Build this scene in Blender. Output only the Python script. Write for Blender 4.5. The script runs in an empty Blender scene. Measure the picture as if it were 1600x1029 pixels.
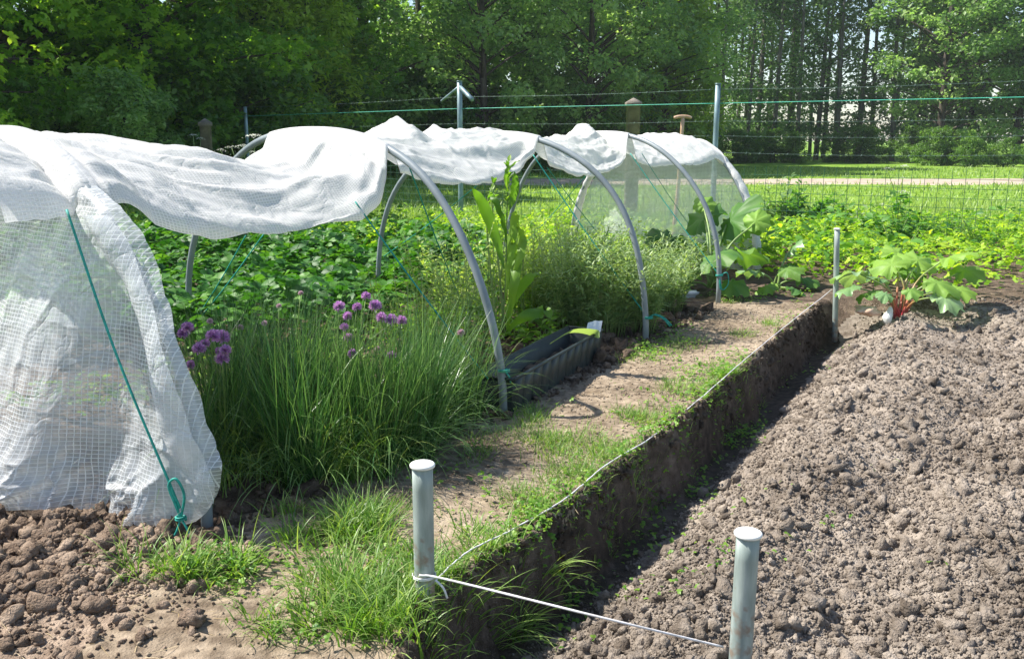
import bpy, math, random
import numpy as np
from mathutils import Vector, Matrix

# ------------------------------------------------------------------ camera, sky, sun, exposure
S = bpy.context.scene
COL = S.collection
CAM_H = 1.15
PITCH = math.atan((514.5 - 215.0) / 1430.0)
cam_d = bpy.data.cameras.new('camera')
cam = bpy.data.objects.new('camera', cam_d)
COL.objects.link(cam)
cam.location = (0, 0, CAM_H)
cam.rotation_euler = (math.pi / 2 - PITCH, 0, 0)
cam_d.sensor_width = 36.0
cam_d.lens = 36.0 * 1430.0 / 1600.0
cam_d.clip_end = 1000.0
cam_d.clip_start = 0.05
S.camera = cam

SUN_EL = math.radians(52)
SUN_AZ = (-0.96, 0.26)                       # horizontal direction towards the sun
W = bpy.data.worlds.new('World')
S.world = W
W.use_nodes = True
nt = W.node_tree
bg = nt.nodes['Background']
sky = nt.nodes.new('ShaderNodeTexSky')
sky.sky_type = 'NISHITA'
sky.sun_disc = False
sky.sun_elevation = SUN_EL
sky.sun_rotation = math.atan2(SUN_AZ[0], SUN_AZ[1])
sky.dust_density = 0.7
nt.links.new(sky.outputs[0], bg.inputs[0])
bg.inputs[1].default_value = 0.105
sd = bpy.data.lights.new('sun', 'SUN')
sd.energy = 4.9
sd.angle = math.radians(0.5)
sd.color = (1.0, 0.95, 0.87)
sun = bpy.data.objects.new('sun', sd)
COL.objects.link(sun)
tosun = Vector((SUN_AZ[0], SUN_AZ[1], 0)).normalized() * math.cos(SUN_EL) + Vector((0, 0, math.sin(SUN_EL)))
sun.rotation_euler = tosun.to_track_quat('Z', 'Y').to_euler()
S.view_settings.view_transform = 'Standard'
S.view_settings.look = 'None'
S.view_settings.gamma = 1.0
S.view_settings.exposure = 1.05

RG = np.random.default_rng(7)
random.seed(7)

# ------------------------------------------------------------------ measuring helpers
def ray(px, py):
    x = (px - 800.0) / 1430.0
    y = (514.5 - py) / 1430.0
    c, s = math.cos(PITCH), math.sin(PITCH)
    return np.array([x, c + y * s, -s + y * c])

def at(px, py, z=0.0):
    """point on the level z"""
    r = ray(px, py)
    t = (z - CAM_H) / r[2]
    return np.array([0, 0, CAM_H]) + r * t

def atd(px, py, D):
    """point D metres ahead"""
    r = ray(px, py)
    return np.array([0, 0, CAM_H]) + r * (D / r[1])

# ------------------------------------------------------------------ numpy noise
def _hash(ix, iy, seed):
    h = (ix.astype(np.int64) * 374761393 + iy.astype(np.int64) * 668265263 + seed * 974634777) & 0xffffffff
    h = ((h ^ (h >> 13)) * 1274126177) & 0xffffffff
    h = h ^ (h >> 16)
    return (h & 0xffff) / 65535.0

def vnoise(x, y, seed=0):
    x = np.asarray(x, float); y = np.asarray(y, float)
    ix = np.floor(x); iy = np.floor(y)
    fx = x - ix; fy = y - iy
    fx = fx * fx * (3 - 2 * fx); fy = fy * fy * (3 - 2 * fy)
    a = _hash(ix, iy, seed); b = _hash(ix + 1, iy, seed)
    c = _hash(ix, iy + 1, seed); d = _hash(ix + 1, iy + 1, seed)
    return (a * (1 - fx) + b * fx) * (1 - fy) + (c * (1 - fx) + d * fx) * fy

def fbm(x, y, seed=0, octv=4):
    v = 0; a = 0.5; t = 0
    for i in range(octv):
        v = v + a * vnoise(x * 2 ** i + 17.3 * i, y * 2 ** i - 9.1 * i, seed + i)
        t += a; a *= 0.5
    return v / t

def sstep(a, b, x):
    t = np.clip((x - a) / (b - a), 0, 1)
    return t * t * (3 - 2 * t)

# ------------------------------------------------------------------ ground shape
_ep = [(1312, 452), (1300, 466), (1232, 520), (1165, 577), (1095, 634), (1020, 692), (950, 748), (880, 800), (800, 855), (700, 912), (664, 958)]
_e = np.array([at(*p) for p in _ep])
_eo = np.argsort(_e[:, 1])
EY, EX = _e[_eo, 1], _e[_eo, 0]
EY = np.concatenate([[0.4], EY, [14.0]])
EX = np.concatenate([[-0.35], EX, [EX[-1] + 0.56 * (14 - EY[-2])]])

def edge_e(x, y):
    return (x - np.interp(y, EY, EX) - 0.12 * (fbm(y * 3.1, y * 0 + 3, 5) - 0.5) - 0.05 * (fbm(y * 11, y * 0 + 7, 6, 3) - 0.5)) * 0.866

# right feet of the hoops in plan
RF = np.array([[-0.91, 2.55], [-0.045, 3.74], [0.78, 5.14], [1.47, 6.42], [2.08, 7.75]])
LF = np.array([[-2.62, 3.95], [-1.87, 5.22], [-0.97, 6.45], [-0.07, 8.0], [0.62, 9.4]])
HT = [1.17, 1.18, 1.17, 1.18, 1.16]

def bed_v(x, y):
    """distance left of the line of hoop feet (positive inside the planted bed)"""
    xl = np.interp(y, [-1, 2.55, 3.74, 5.14, 6.42, 7.75, 14], [-2.6, -0.91, -0.045, 0.78, 1.47, 2.08, 5.0])
    return (xl - x) * 0.88

def H(x, y):
    x = np.asarray(x, float); y = np.asarray(y, float)
    e = edge_e(x, y)
    bv = bed_v(x, y)
    z = 0.02 * (fbm(x * 1.3, y * 1.3, 11) - 0.5) + 0.012 * (fbm(x * 9, y * 9, 12) - 0.5) + 0.012 * (np.abs(fbm(x * 4.5, y * 4.5, 14, 3) - .5) * 2 - .3) + .006 * (fbm(x * 40, y * 40, 15, 2) - .5)
    # planted bed: rough soil
    rough = sstep(-0.05, 0.2, bv) * (1 - sstep(7.5, 9.0, y))
    z = z + rough * (0.05 * (fbm(x * 8, y * 8, 21, 5) - 0.45) + 0.03 * np.abs(fbm(x * 22, y * 22, 23) - 0.5))
    # cloddy heap at the foot of the near net
    hp = np.exp(-(((x + 1.55) / 0.55) ** 2 + ((y - 2.35) / 0.28) ** 2))
    z = z + hp * (0.06 + 0.20 * (fbm(x * 9, y * 9, 31, 4) - 0.45))
    # the dug bed
    fade = 1 - sstep(6.2, 6.7, y)
    wall = -0.27 * sstep(-0.01, 0.055 + 0.02 * (fbm(x * 7, y * 7, 41) - .5), e + 0.06 * (fbm(x * 6, y * 6, 44, 4) - 0.5))
    slope = 0.21 * sstep(0.06, 0.60, e)
    lump = 0.085 * (fbm(x * 3.2, y * 3.2, 51) - 0.5) + 0.06 * (fbm(x * 9, y * 9, 52) - 0.5) + 0.05 * (np.abs(fbm(x * 26, y * 26, 53, 3) - 0.5))
    vall = -0.06 * np.exp(-((e - 1.0 - 0.2 * np.sin(y * 1.7)) / 0.22) ** 2)
    dug = wall + slope + (lump + vall) * sstep(0.12, 0.35, e)
    for (hx, hy, hr, hd) in HOLES:
        dug = dug - hd * np.exp(-(((x - hx) / hr) ** 2 + ((y - hy) / (hr * 1.3)) ** 2))
    z = np.where(e > -0.12, z * (1 - sstep(-.02, .05, e) * fade) + dug * fade, z)
    # crumbly lip
    z = z + fade * 0.02 * np.exp(-((e + 0.03) / 0.04) ** 2) * (fbm(x * 14, y * 14, 61) * 2 - .6)
    z = np.where(y > 9, z + 0.012 * (fbm(x * .8, y * .8, 71) - .5) * 4, z)
    return z

HOLES = []
for px, py, r, d in [(1352, 632, .07, .09), (1210, 755, .05, .05), (1400, 800, .06, .05), (1075, 800, .05, .04)]:
    p = at(px, py, -0.03); HOLES.append((p[0], p[1], r, d))

# ------------------------------------------------------------------ materials
def new_mat(name):
    m = bpy.data.materials.new(name); m.use_nodes = True
    n = m.node_tree; n.nodes.clear()
    out = n.nodes.new('ShaderNodeOutputMaterial')
    return m, n, out

def N(n, t, **kw):
    d = n.nodes.new(t)
    for k, v in kw.items():
        if isinstance(k, str) and hasattr(d, k): setattr(d, k, v)
    return d

def ramp(n, fac, stops):
    r = n.nodes.new('ShaderNodeValToRGB')
    el = r.color_ramp.elements
    while len(el) > 1: el.remove(el[0])
    el[0].position = stops[0][0]; el[0].color = (*stops[0][1], 1)
    for p, c in stops[1:]:
        q = el.new(p); q.color = (*c, 1)
    n.links.new(fac, r.inputs[0])
    return r.outputs[0]

def foliage(name, dark, mid, light, transl=0.4, rough=0.45, spec=0.4, tcol=None):
    m, n, out = new_mat(name)
    at_ = N(n, 'ShaderNodeAttribute'); at_.attribute_name = 'tint'
    oi = N(n, 'ShaderNodeObjectInfo')
    ad = N(n, 'ShaderNodeMath'); ad.operation = 'MULTIPLY_ADD'
    n.links.new(oi.outputs['Random'], ad.inputs[0]); ad.inputs[1].default_value = 0.16
    n.links.new(at_.outputs['Fac'], ad.inputs[2])
    c = ramp(n, ad.outputs[0], [(0.0, dark), (0.5, mid), (1.0, light)])
    b = N(n, 'ShaderNodeBsdfPrincipled')
    b.inputs['Roughness'].default_value = rough
    b.inputs['Specular IOR Level'].default_value = spec
    n.links.new(c, b.inputs['Base Color'])
    t = N(n, 'ShaderNodeBsdfTranslucent')
    hs = N(n, 'ShaderNodeMix'); hs.data_type = 'RGBA'; hs.blend_type = 'MULTIPLY'
    hs.inputs[0].default_value = 1.0
    n.links.new(c, hs.inputs[6]); hs.inputs[7].default_value = (*(tcol or (1.9, 1.9, 0.7)), 1)
    n.links.new(hs.outputs[2], t.inputs[0])
    mx = N(n, 'ShaderNodeMixShader'); mx.inputs[0].default_value = transl
    n.links.new(b.outputs[0], mx.inputs[1]); n.links.new(t.outputs[0], mx.inputs[2])
    n.links.new(mx.outputs[0], out.inputs[0])
    return m

def solid(name, stops, scale=8.0, rough=0.7, metal=0.0, bump=0.3, bscale=60.0, bdist=0.002, spec=0.5, detail=6, coords='Object', stretch=None):
    m, n, out = new_mat(name)
    tc = N(n, 'ShaderNodeTexCoord')
    vec = tc.outputs[coords]
    if stretch:
        mp = N(n, 'ShaderNodeMapping'); mp.inputs['Scale'].default_value = stretch
        n.links.new(vec, mp.inputs[0]); vec = mp.outputs[0]
    no = N(n, 'ShaderNodeTexNoise'); no.inputs['Scale'].default_value = scale; no.inputs['Detail'].default_value = detail
    n.links.new(vec, no.inputs[0])
    c = ramp(n, no.outputs[0], stops)
    b = N(n, 'ShaderNodeBsdfPrincipled')
    b.inputs['Roughness'].default_value = rough; b.inputs['Metallic'].default_value = metal
    b.inputs['Specular IOR Level'].default_value = spec
    n.links.new(c, b.inputs['Base Color'])
    n2 = N(n, 'ShaderNodeTexNoise'); n2.inputs['Scale'].default_value = bscale; n2.inputs['Detail'].default_value = 8
    n.links.new(vec, n2.inputs[0])
    bu = N(n, 'ShaderNodeBump'); bu.inputs['Strength'].default_value = bump; bu.inputs['Distance'].default_value = bdist
    n.links.new(n2.outputs[0], bu.inputs['Height']); n.links.new(bu.outputs[0], b.inputs['Normal'])
    n.links.new(b.outputs[0], out.inputs[0])
    return m

def soil_mat(name, dark, mid, light, big=1.6, bdist=.012):
    m, n, out = new_mat(name); tc = N(n, 'ShaderNodeTexCoord'); g = N(n, 'ShaderNodeNewGeometry')
    a = N(n, 'ShaderNodeTexNoise'); a.inputs['Scale'].default_value = 26; a.inputs['Detail'].default_value = 10; n.links.new(g.outputs['Position'], a.inputs[0])
    b_ = N(n, 'ShaderNodeTexNoise'); b_.inputs['Scale'].default_value = big; b_.inputs['Detail'].default_value = 5; n.links.new(g.outputs['Position'], b_.inputs[0])
    rp = N(n, 'ShaderNodeMath'); rp.operation = 'MULTIPLY_ADD'; n.links.new(g.outputs['Random Per Island'], rp.inputs[0]); rp.inputs[1].default_value = .22; n.links.new(a.outputs[0], rp.inputs[2])
    s2 = N(n, 'ShaderNodeMath'); s2.operation = 'MULTIPLY_ADD'; n.links.new(b_.outputs[0], s2.inputs[0]); s2.inputs[1].default_value = .9; n.links.new(rp.outputs[0], s2.inputs[2])
    s3 = N(n, 'ShaderNodeMath'); s3.operation = 'SUBTRACT'; n.links.new(s2.outputs[0], s3.inputs[0]); s3.inputs[1].default_value = .5
    c = ramp(n, s3.outputs[0], [(.28, dark), (.55, mid), (.85, light)])
    p = N(n, 'ShaderNodeBsdfPrincipled'); p.inputs['Roughness'].default_value = .95; p.inputs['Specular IOR Level'].default_value = .15
    n.links.new(c, p.inputs['Base Color'])
    n2 = N(n, 'ShaderNodeTexNoise'); n2.inputs['Scale'].default_value = 150; n2.inputs['Detail'].default_value = 8; n.links.new(g.outputs['Position'], n2.inputs[0])
    bu = N(n, 'ShaderNodeBump'); bu.inputs['Strength'].default_value = 1; bu.inputs['Distance'].default_value = bdist
    n.links.new(n2.outputs[0], bu.inputs['Height']); n.links.new(bu.outputs[0], p.inputs['Normal']); n.links.new(p.outputs[0], out.inputs[0])
    return m

def stake_mat():
    m, n, out = new_mat('grey green stake'); tc = N(n, 'ShaderNodeTexCoord')
    mp = N(n, 'ShaderNodeMapping'); mp.inputs['Scale'].default_value = (1, 1, .16); n.links.new(tc.outputs['Object'], mp.inputs[0])
    a = N(n, 'ShaderNodeTexNoise'); a.inputs['Scale'].default_value = 45; a.inputs['Detail'].default_value = 9; n.links.new(mp.outputs[0], a.inputs[0])
    c = ramp(n, a.outputs[0], [(.25, (.15, .19, .17)), (.5, (.25, .30, .275)), (.68, (.34, .39, .36)), (.8, (.48, .51, .47))])
    d = N(n, 'ShaderNodeTexNoise'); d.inputs['Scale'].default_value = 28; d.inputs['Detail'].default_value = 8; n.links.new(tc.outputs['Object'], d.inputs[0])
    sp = N(n, 'ShaderNodeSeparateXYZ'); n.links.new(tc.outputs['Object'], sp.inputs[0])
    q = N(n, 'ShaderNodeMath'); q.operation = 'MULTIPLY_ADD'; n.links.new(sp.outputs[2], q.inputs[0]); q.inputs[1].default_value = -1.1; n.links.new(d.outputs[0], q.inputs[2])
    r = N(n, 'ShaderNodeMapRange'); n.links.new(q.outputs[0], r.inputs[0]); r.inputs[1].default_value = .33; r.inputs[2].default_value = .46
    mx = N(n, 'ShaderNodeMix'); mx.data_type = 'RGBA'; n.links.new(r.outputs[0], mx.inputs[0]); n.links.new(c, mx.inputs[6]); mx.inputs[7].default_value = (.22, .18, .14, 1)
    p = N(n, 'ShaderNodeBsdfPrincipled'); p.inputs['Roughness'].default_value = .55; n.links.new(mx.outputs[2], p.inputs['Base Color'])
    bu = N(n, 'ShaderNodeBump'); bu.inputs['Strength'].default_value = .35; bu.inputs['Distance'].default_value = .002; n.links.new(a.outputs[0], bu.inputs['Height']); n.links.new(bu.outputs[0], p.inputs['Normal'])
    n.links.new(p.outputs[0], out.inputs[0]); return m

def film(name, transp, transl, cell, gridw=0.16, white=0.85, rgb=(1, 1, 1), gloss=0.25, threadtr=0.05, film_var=0.25, crease=.02):
    """woven reinforced plastic sheet: opaque threads on a grid, clear milky film between"""
    m, n, out = new_mat(name)
    uv = N(n, 'ShaderNodeUVMap')
    sp = N(n, 'ShaderNodeSeparateXYZ'); n.links.new(uv.outputs[0], sp.inputs[0])
    lines = []
    for ax, w in ((0, gridw), (1, gridw * 1.25)):
        d = N(n, 'ShaderNodeMath'); d.operation = 'DIVIDE'; n.links.new(sp.outputs[ax], d.inputs[0]); d.inputs[1].default_value = cell[ax]
        f = N(n, 'ShaderNodeMath'); f.operation = 'FRACT'; n.links.new(d.outputs[0], f.inputs[0])
        l = N(n, 'ShaderNodeMath'); l.operation = 'LESS_THAN'; n.links.new(f.outputs[0], l.inputs[0]); l.inputs[1].default_value = w
        lines.append(l.outputs[0])
    mxm = N(n, 'ShaderNodeMath'); mxm.operation = 'MAXIMUM'
    n.links.new(lines[0], mxm.inputs[0]); n.links.new(lines[1], mxm.inputs[1])
    grid = mxm.outputs[0]
    tc = N(n, 'ShaderNodeTexCoord')
    no = N(n, 'ShaderNodeTexNoise'); no.inputs['Scale'].default_value = 5.0; no.inputs['Detail'].default_value = 5
    n.links.new(tc.outputs['Object'], no.inputs[0])
    base = ramp(n, no.outputs[0], [(0.3, (white * rgb[0] * .93, white * rgb[1] * .93, white * rgb[2] * .93)), (0.7, (white * rgb[0], white * rgb[1], white * rgb[2]))])
    p = N(n, 'ShaderNodeBsdfPrincipled'); p.inputs['Roughness'].default_value = 0.38
    p.inputs['Specular IOR Level'].default_value = gloss * 2
    n.links.new(base, p.inputs['Base Color'])
    wn = N(n, 'ShaderNodeTexNoise'); wn.inputs['Scale'].default_value = 7; wn.inputs['Detail'].default_value = 3; n.links.new(tc.outputs['Object'], wn.inputs[0])
    wm = N(n, 'ShaderNodeMix'); wm.data_type = 'VECTOR'; wm.inputs[0].default_value = .12
    n.links.new(tc.outputs['Object'], wm.inputs[4]); n.links.new(wn.outputs[1], wm.inputs[5])
    bn = N(n, 'ShaderNodeTexNoise'); bn.inputs['Scale'].default_value = 9; bn.inputs['Detail'].default_value = 3; bn.inputs['Distortion'].default_value = .6
    n.links.new(wm.outputs[1], bn.inputs[0])
    ab = N(n, 'ShaderNodeMath'); ab.operation = 'SUBTRACT'; n.links.new(bn.outputs[0], ab.inputs[0]); ab.inputs[1].default_value = .5
    ab2 = N(n, 'ShaderNodeMath'); ab2.operation = 'ABSOLUTE'; n.links.new(ab.outputs[0], ab2.inputs[0])
    pw = N(n, 'ShaderNodeMath'); pw.operation = 'POWER'; n.links.new(ab2.outputs[0], pw.inputs[0]); pw.inputs[1].default_value = .7
    adb = N(n, 'ShaderNodeMath'); adb.operation = 'MULTIPLY_ADD'
    n.links.new(grid, adb.inputs[0]); adb.inputs[1].default_value = 0.10; n.links.new(pw.outputs[0], adb.inputs[2])
    bu = N(n, 'ShaderNodeBump'); bu.inputs['Strength'].default_value = 0.8; bu.inputs['Distance'].default_value = crease
    n.links.new(adb.outputs[0], bu.inputs['Height'])
    n.links.new(bu.outputs[0], p.inputs['Normal'])
    t = N(n, 'ShaderNodeBsdfTranslucent'); n.links.new(base, t.inputs[0])
    m1 = N(n, 'ShaderNodeMixShader'); m1.inputs[0].default_value = transl
    n.links.new(p.outputs[0], m1.inputs[1]); n.links.new(t.outputs[0], m1.inputs[2])
    tr = N(n, 'ShaderNodeBsdfTransparent')
    # transparency between the threads, a little uneven (dusty film)
    v = N(n, 'ShaderNodeMapRange'); n.links.new(no.outputs[0], v.inputs[0])
    v.inputs[1].default_value = 0.35; v.inputs[2].default_value = 0.65
    v.inputs[3].default_value = max(0, transp - film_var); v.inputs[4].default_value = min(1, transp + film_var)
    mf = N(n, 'ShaderNodeMix'); mf.data_type = 'FLOAT'
    n.links.new(grid, mf.inputs[0]); n.links.new(v.outputs[0], mf.inputs[2]); mf.inputs[3].default_value = threadtr
    m2 = N(n, 'ShaderNodeMixShader'); n.links.new(mf.outputs[0], m2.inputs[0])
    n.links.new(m1.outputs[0], m2.inputs[1]); n.links.new(tr.outputs[0], m2.inputs[2])
    n.links.new(m2.outputs[0], out.inputs[0])
    return m

M = {}
M['soil'] = soil_mat('dug soil', (0.12, 0.095, 0.073), (0.235, 0.195, 0.157), (0.365, 0.31, 0.255))
M['damp'] = solid('damp garden soil', [(0.3, (0.06, 0.042, 0.03)), (0.55, (0.13, 0.095, 0.07)), (0.75, (0.24, 0.18, 0.13))], 14, 0.95, 0, 1.0, 90, 0.015, 0.15, 10)
M['brown'] = soil_mat('brown clods', (0.085, 0.058, 0.04), (0.20, 0.145, 0.105), (0.36, 0.275, 0.205))
M['wall'] = soil_mat('shade darkened cut soil', (0.045, 0.034, 0.024), (0.095, 0.073, 0.054), (0.19, 0.15, 0.115))  # darker than the dug soil: the trench's shade is put into the colour
M['track'] = solid('dry track', [(0.3, (0.28, 0.22, 0.17)), (0.7, (0.5, 0.42, 0.34))], 3, 0.95, 0, .5, 20, 0.02, 0.1)
M['sand'] = soil_mat('trodden sandy soil', (0.14, 0.105, 0.072), (0.295, 0.232, 0.165), (0.43, 0.35, 0.262), 2.6, .006)
M['field'] = solid('mown field', [(0.3, (0.085, 0.17, 0.02)), (0.5, (0.16, 0.28, 0.035)), (0.72, (0.27, 0.38, 0.07))], 2.2, 0.9, 0, 1.0, 14, 0.06, 0.1, 12)
M['pipe'] = solid('grey plastic pipe', [(0.3, (0.15, 0.18, 0.195)), (0.7, (0.27, 0.305, 0.32))], 5, 0.42, 0, 0.12, 90, 0.001, 0.5)
M['stake'] = stake_mat()
M['cap'] = solid('pale stake cap', [(0.3, (0.62, 0.62, 0.58)), (0.7, (0.85, 0.85, 0.82))], 20, 0.6, 0, 0.2, 90, 0.001)
M['post'] = solid('galvanised post', [(0.3, (0.12, 0.19, 0.21)), (0.7, (0.26, 0.36, 0.40))], 6, 0.45, 0.2, 0.2, 60, 0.001)
M['concrete'] = solid('old concrete', [(0.3, (0.10, 0.085, 0.07)), (0.7, (0.26, 0.22, 0.18))], 9, 0.95, 0, 0.8, 50, 0.01)
M['wood'] = solid('worn ash wood', [(0.3, (0.38, 0.23, 0.13)), (0.7, (0.62, 0.43, 0.28))], 6, 0.55, 0, 0.3, 50, 0.002, stretch=(6, 6, .6))
M['greywood'] = solid('weathered wood', [(0.3, (0.16, 0.13, 0.095)), (0.7, (0.34, 0.29, 0.22))], 8, 0.85, 0, 0.8, 60, 0.004, stretch=(6, 6, .5))
M['bark'] = solid('bark', [(0.3, (0.035, 0.028, 0.022)), (0.7, (0.13, 0.11, 0.09))], 5, 0.95, 0, 1.0, 14, 0.04, 0.2, stretch=(2, 2, .4))
M['palebark'] = solid('poplar bark', [(0.3, (0.07, 0.065, 0.055)), (0.7, (0.22, 0.21, 0.18))], 3, 0.95, 0, 1.0, 14, 0.03, 0.2, stretch=(2, 2, .5))
M['twine'] = solid('green twine', [(0.3, (0.0, 0.19, 0.15)), (0.7, (0.015, 0.36, 0.29))], 60, 0.6, 0, 0.4, 400, 0.001)
M['string'] = solid('white string', [(0.3, (0.5, 0.48, 0.46)), (0.7, (0.78, 0.76, 0.78))], 40, 0.7, 0, 0.4, 400, 0.001)
M['wire'] = solid('green coated wire', [(0.3, (0.012, 0.06, 0.03)), (0.7, (0.03, 0.13, 0.07))], 10, 0.5)
M['brightwire'] = solid('bright green wire', [(0.3, (0.03, 0.36, 0.24)), (0.7, (0.10, 0.55, 0.40))], 10, 0.5)
M['greywire'] = solid('barbed wire', [(0.3, (0.05, 0.10, 0.08)), (0.7, (0.20, 0.28, 0.25))], 30, 0.5, 0.3)
M['planter'] = solid('black green plastic', [(0.3, (0.010, 0.017, 0.017)), (0.7, (0.030, 0.042, 0.042))], 7, 0.5, 0, 0.25, 60, 0.002, 0.45, stretch=(1, 1, .4))
M['paper'] = solid('blue white paper', [(0.45, (0.55, 0.62, 0.72)), (0.55, (0.82, 0.84, 0.86))], 70, 0.7)
M['stone'] = solid('field stone', [(0.3, (0.42, 0.27, 0.18)), (0.7, (0.68, 0.52, 0.4))], 12, 0.85, 0, 0.6, 60, 0.004)
M['whitestone'] = solid('pale stone', [(0.3, (0.45, 0.47, 0.42)), (0.7, (0.8, 0.82, 0.78))], 12, 0.8, 0, 0.6, 60, 0.004)
M['bluestone'] = solid('blue grey stone', [(0.3, (0.26, 0.29, 0.34)), (0.7, (0.48, 0.52, 0.58))], 12, 0.8, 0, 0.6, 60, 0.004)
M['sheet'] = film('white woven cover', 0.20, 0.34, (0.0135, 0.0100), 0.30, 0.90, (1, .985, .955), 0.3, 0.0, 0.08, .010)
M['net'] = film('clear woven end sheet', 0.42, 0.34, (0.0165, 0.0125), 0.15, 0.82, (.95, .985, 1.0), 0.5, 0.03, 0.2, .014)
M['farnet'] = film('clear woven far sheet', 0.52, 0.3, (0.016, 0.012), 0.2, 0.75, (.93, 1.0, .97), 0.3, 0.15, 0.1)

M['chive'] = foliage('chive leaves', (0.014, 0.055, 0.014), (0.040, 0.125, 0.028), (0.20, 0.33, 0.09), 0.22, 0.35, 0.6, (1.4, 1.6, .9))
M['chivefl'] = foliage('chive flower', (0.34, 0.15, 0.38), (0.55, 0.28, 0.58), (0.78, 0.52, 0.76), 0.3, 0.6, 0.2, (1.1, 1.0, 1.1))
M['palefl'] = foliage('pale chive bud', (0.40, 0.25, 0.32), (0.55, 0.4, 0.45), (0.75, 0.62, 0.62), 0.3, 0.6, 0.2, (1.1, 1, 1.1))
M['grass'] = foliage('grass', (0.035, 0.10, 0.010), (0.10, 0.22, 0.025), (0.30, 0.40, 0.12), 0.35, 0.45, 0.4)
M['weed'] = foliage('weed leaves', (0.035, 0.12, 0.012), (0.11, 0.25, 0.025), (0.24, 0.38, 0.06), 0.4)
M['cover'] = foliage('ground cover leaves', (0.05, 0.16, 0.012), (0.19, 0.36, 0.02), (0.42, 0.56, 0.06), 0.45, 0.5, 0.3)
M['berry'] = foliage('strawberry leaves', (0.015, 0.07, 0.010), (0.038, 0.145, 0.018), (0.11, 0.26, 0.035), 0.3, 0.5, 0.3)
M['feather'] = foliage('grey green narrow leaves', (0.06, 0.13, 0.05), (0.15, 0.26, 0.10), (0.32, 0.42, 0.20), 0.35)
M['olive'] = foliage('fresh narrow leaves', (0.06, 0.15, 0.02), (0.17, 0.30, 0.05), (0.36, 0.46, 0.12), 0.4)
M['dock'] = foliage('dock leaves', (0.05, 0.13, 0.012), (0.11, 0.24, 0.025), (0.22, 0.36, 0.05), 0.5)
M['rhub'] = foliage('rhubarb leaves', (0.035, 0.11, 0.03), (0.085, 0.20, 0.045), (0.24, 0.40, 0.07), 0.38, 0.5, 0.3)
M['rhubpale'] = foliage('pale rhubarb leaves', (0.10, 0.20, 0.07), (0.19, 0.33, 0.13), (0.38, 0.50, 0.28), 0.3, 0.35, 0.5)
M['redstem'] = solid('red rhubarb stalk', [(0.3, (0.32, 0.03, 0.05)), (0.7, (0.52, 0.14, 0.10))], 12, 0.4)
def stalk_mat():
    m, n, out = new_mat('red rhubarb stalk'); tc = N(n, 'ShaderNodeTexCoord'); sp = N(n, 'ShaderNodeSeparateXYZ'); n.links.new(tc.outputs['Generated'], sp.inputs[0])
    b = N(n, 'ShaderNodeBsdfPrincipled'); b.inputs['Roughness'].default_value = .4
    n.links.new(ramp(n, sp.outputs[2], [(.15, (.42, .05, .06)), (.5, (.36, .16, .07)), (.8, (.22, .30, .08))]), b.inputs[0]); n.links.new(b.outputs[0], out.inputs[0]); return m
M['redstem'] = stalk_mat()
M['greenstem'] = solid('green stalk', [(0.3, (0.10, 0.19, 0.04)), (0.7, (0.25, 0.34, 0.10))], 12, 0.5)
M['bush'] = foliage('dark bush leaves', (0.03, 0.10, 0.015), (0.07, 0.20, 0.025), (0.18, 0.34, 0.06), 0.4)
M['umbel'] = foliage('white umbel', (0.5, 0.52, 0.42), (0.65, 0.66, 0.56), (0.8, 0.8, 0.7), 0.3, 0.7, 0.2, (1, 1, 1))
M['straw'] = foliage('dead straw', (0.22, 0.15, 0.07), (0.36, 0.27, 0.14), (0.55, 0.45, 0.28), 0.2, 0.7, 0.2, (1, 1, 1))
M['treeA'] = foliage('maple crown', (0.045, 0.12, 0.014), (0.16, 0.31, 0.035), (0.40, 0.55, 0.07), 0.5)
M['treeB'] = foliage('elm crown', (0.075, 0.145, 0.05), (0.21, 0.33, 0.11), (0.40, 0.51, 0.20), 0.5, tcol=(1.6, 1.8, .9))
M['treeC'] = foliage('willow crown', (0.13, 0.22, 0.02), (0.26, 0.38, 0.05), (0.42, 0.52, 0.10), 0.5)
M['treeD'] = foliage('poplar crown', (0.055, 0.105, 0.045), (0.12, 0.20, 0.08), (0.22, 0.32, 0.13), 0.5, tcol=(1.5, 1.7, 1.0))
M['hedge'] = foliage('hedge', (0.035, 0.09, 0.018), (0.08, 0.17, 0.03), (0.17, 0.29, 0.06), 0.45)

# ------------------------------------------------------------------ mesh helpers
def mesh_np(name, V, F, tint=None, uv=None, smooth=False):
    """V (n,3) ; F (m,k) with k 3 or 4 (or list of such arrays)"""
    if not isinstance(F, (list, tuple)): F = [F]
    F = [np.asarray(f, np.int64) for f in F if len(f)]
    me = bpy.data.meshes.new(name)
    me.vertices.add(len(V)); me.vertices.foreach_set('co', np.asarray(V, np.float32).ravel())
    loops = np.concatenate([f.ravel() for f in F])
    sizes = np.concatenate([np.full(len(f), f.shape[1]) for f in F])
    me.loops.add(len(loops)); me.loops.foreach_set('vertex_index', loops.astype(np.int32))
    me.polygons.add(len(sizes))
    st = np.concatenate([[0], np.cumsum(sizes)[:-1]])
    me.polygons.foreach_set('loop_start', st.astype(np.int32))
    me.polygons.foreach_set('loop_total', sizes.astype(np.int32))
    if smooth: me.polygons.foreach_set('use_smooth', np.ones(len(sizes), bool))
    if tint is not None:
        a = me.attributes.new('tint', 'FLOAT', 'POINT'); a.data.foreach_set('value', np.asarray(tint, np.float32))
    if uv is not None:
        l = me.uv_layers.new(name='UVMap'); l.data.foreach_set('uv', np.asarray(uv, np.float32)[loops].ravel())
    me.update(calc_edges=True); me.validate()
    return me

def link(name, me, mat, parent=None):
    o = bpy.data.objects.new(name, me); COL.objects.link(o)
    if mat is not None and (len(me.materials) == 0): me.materials.append(mat)
    if parent is not None: o.parent = parent
    return o

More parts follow.
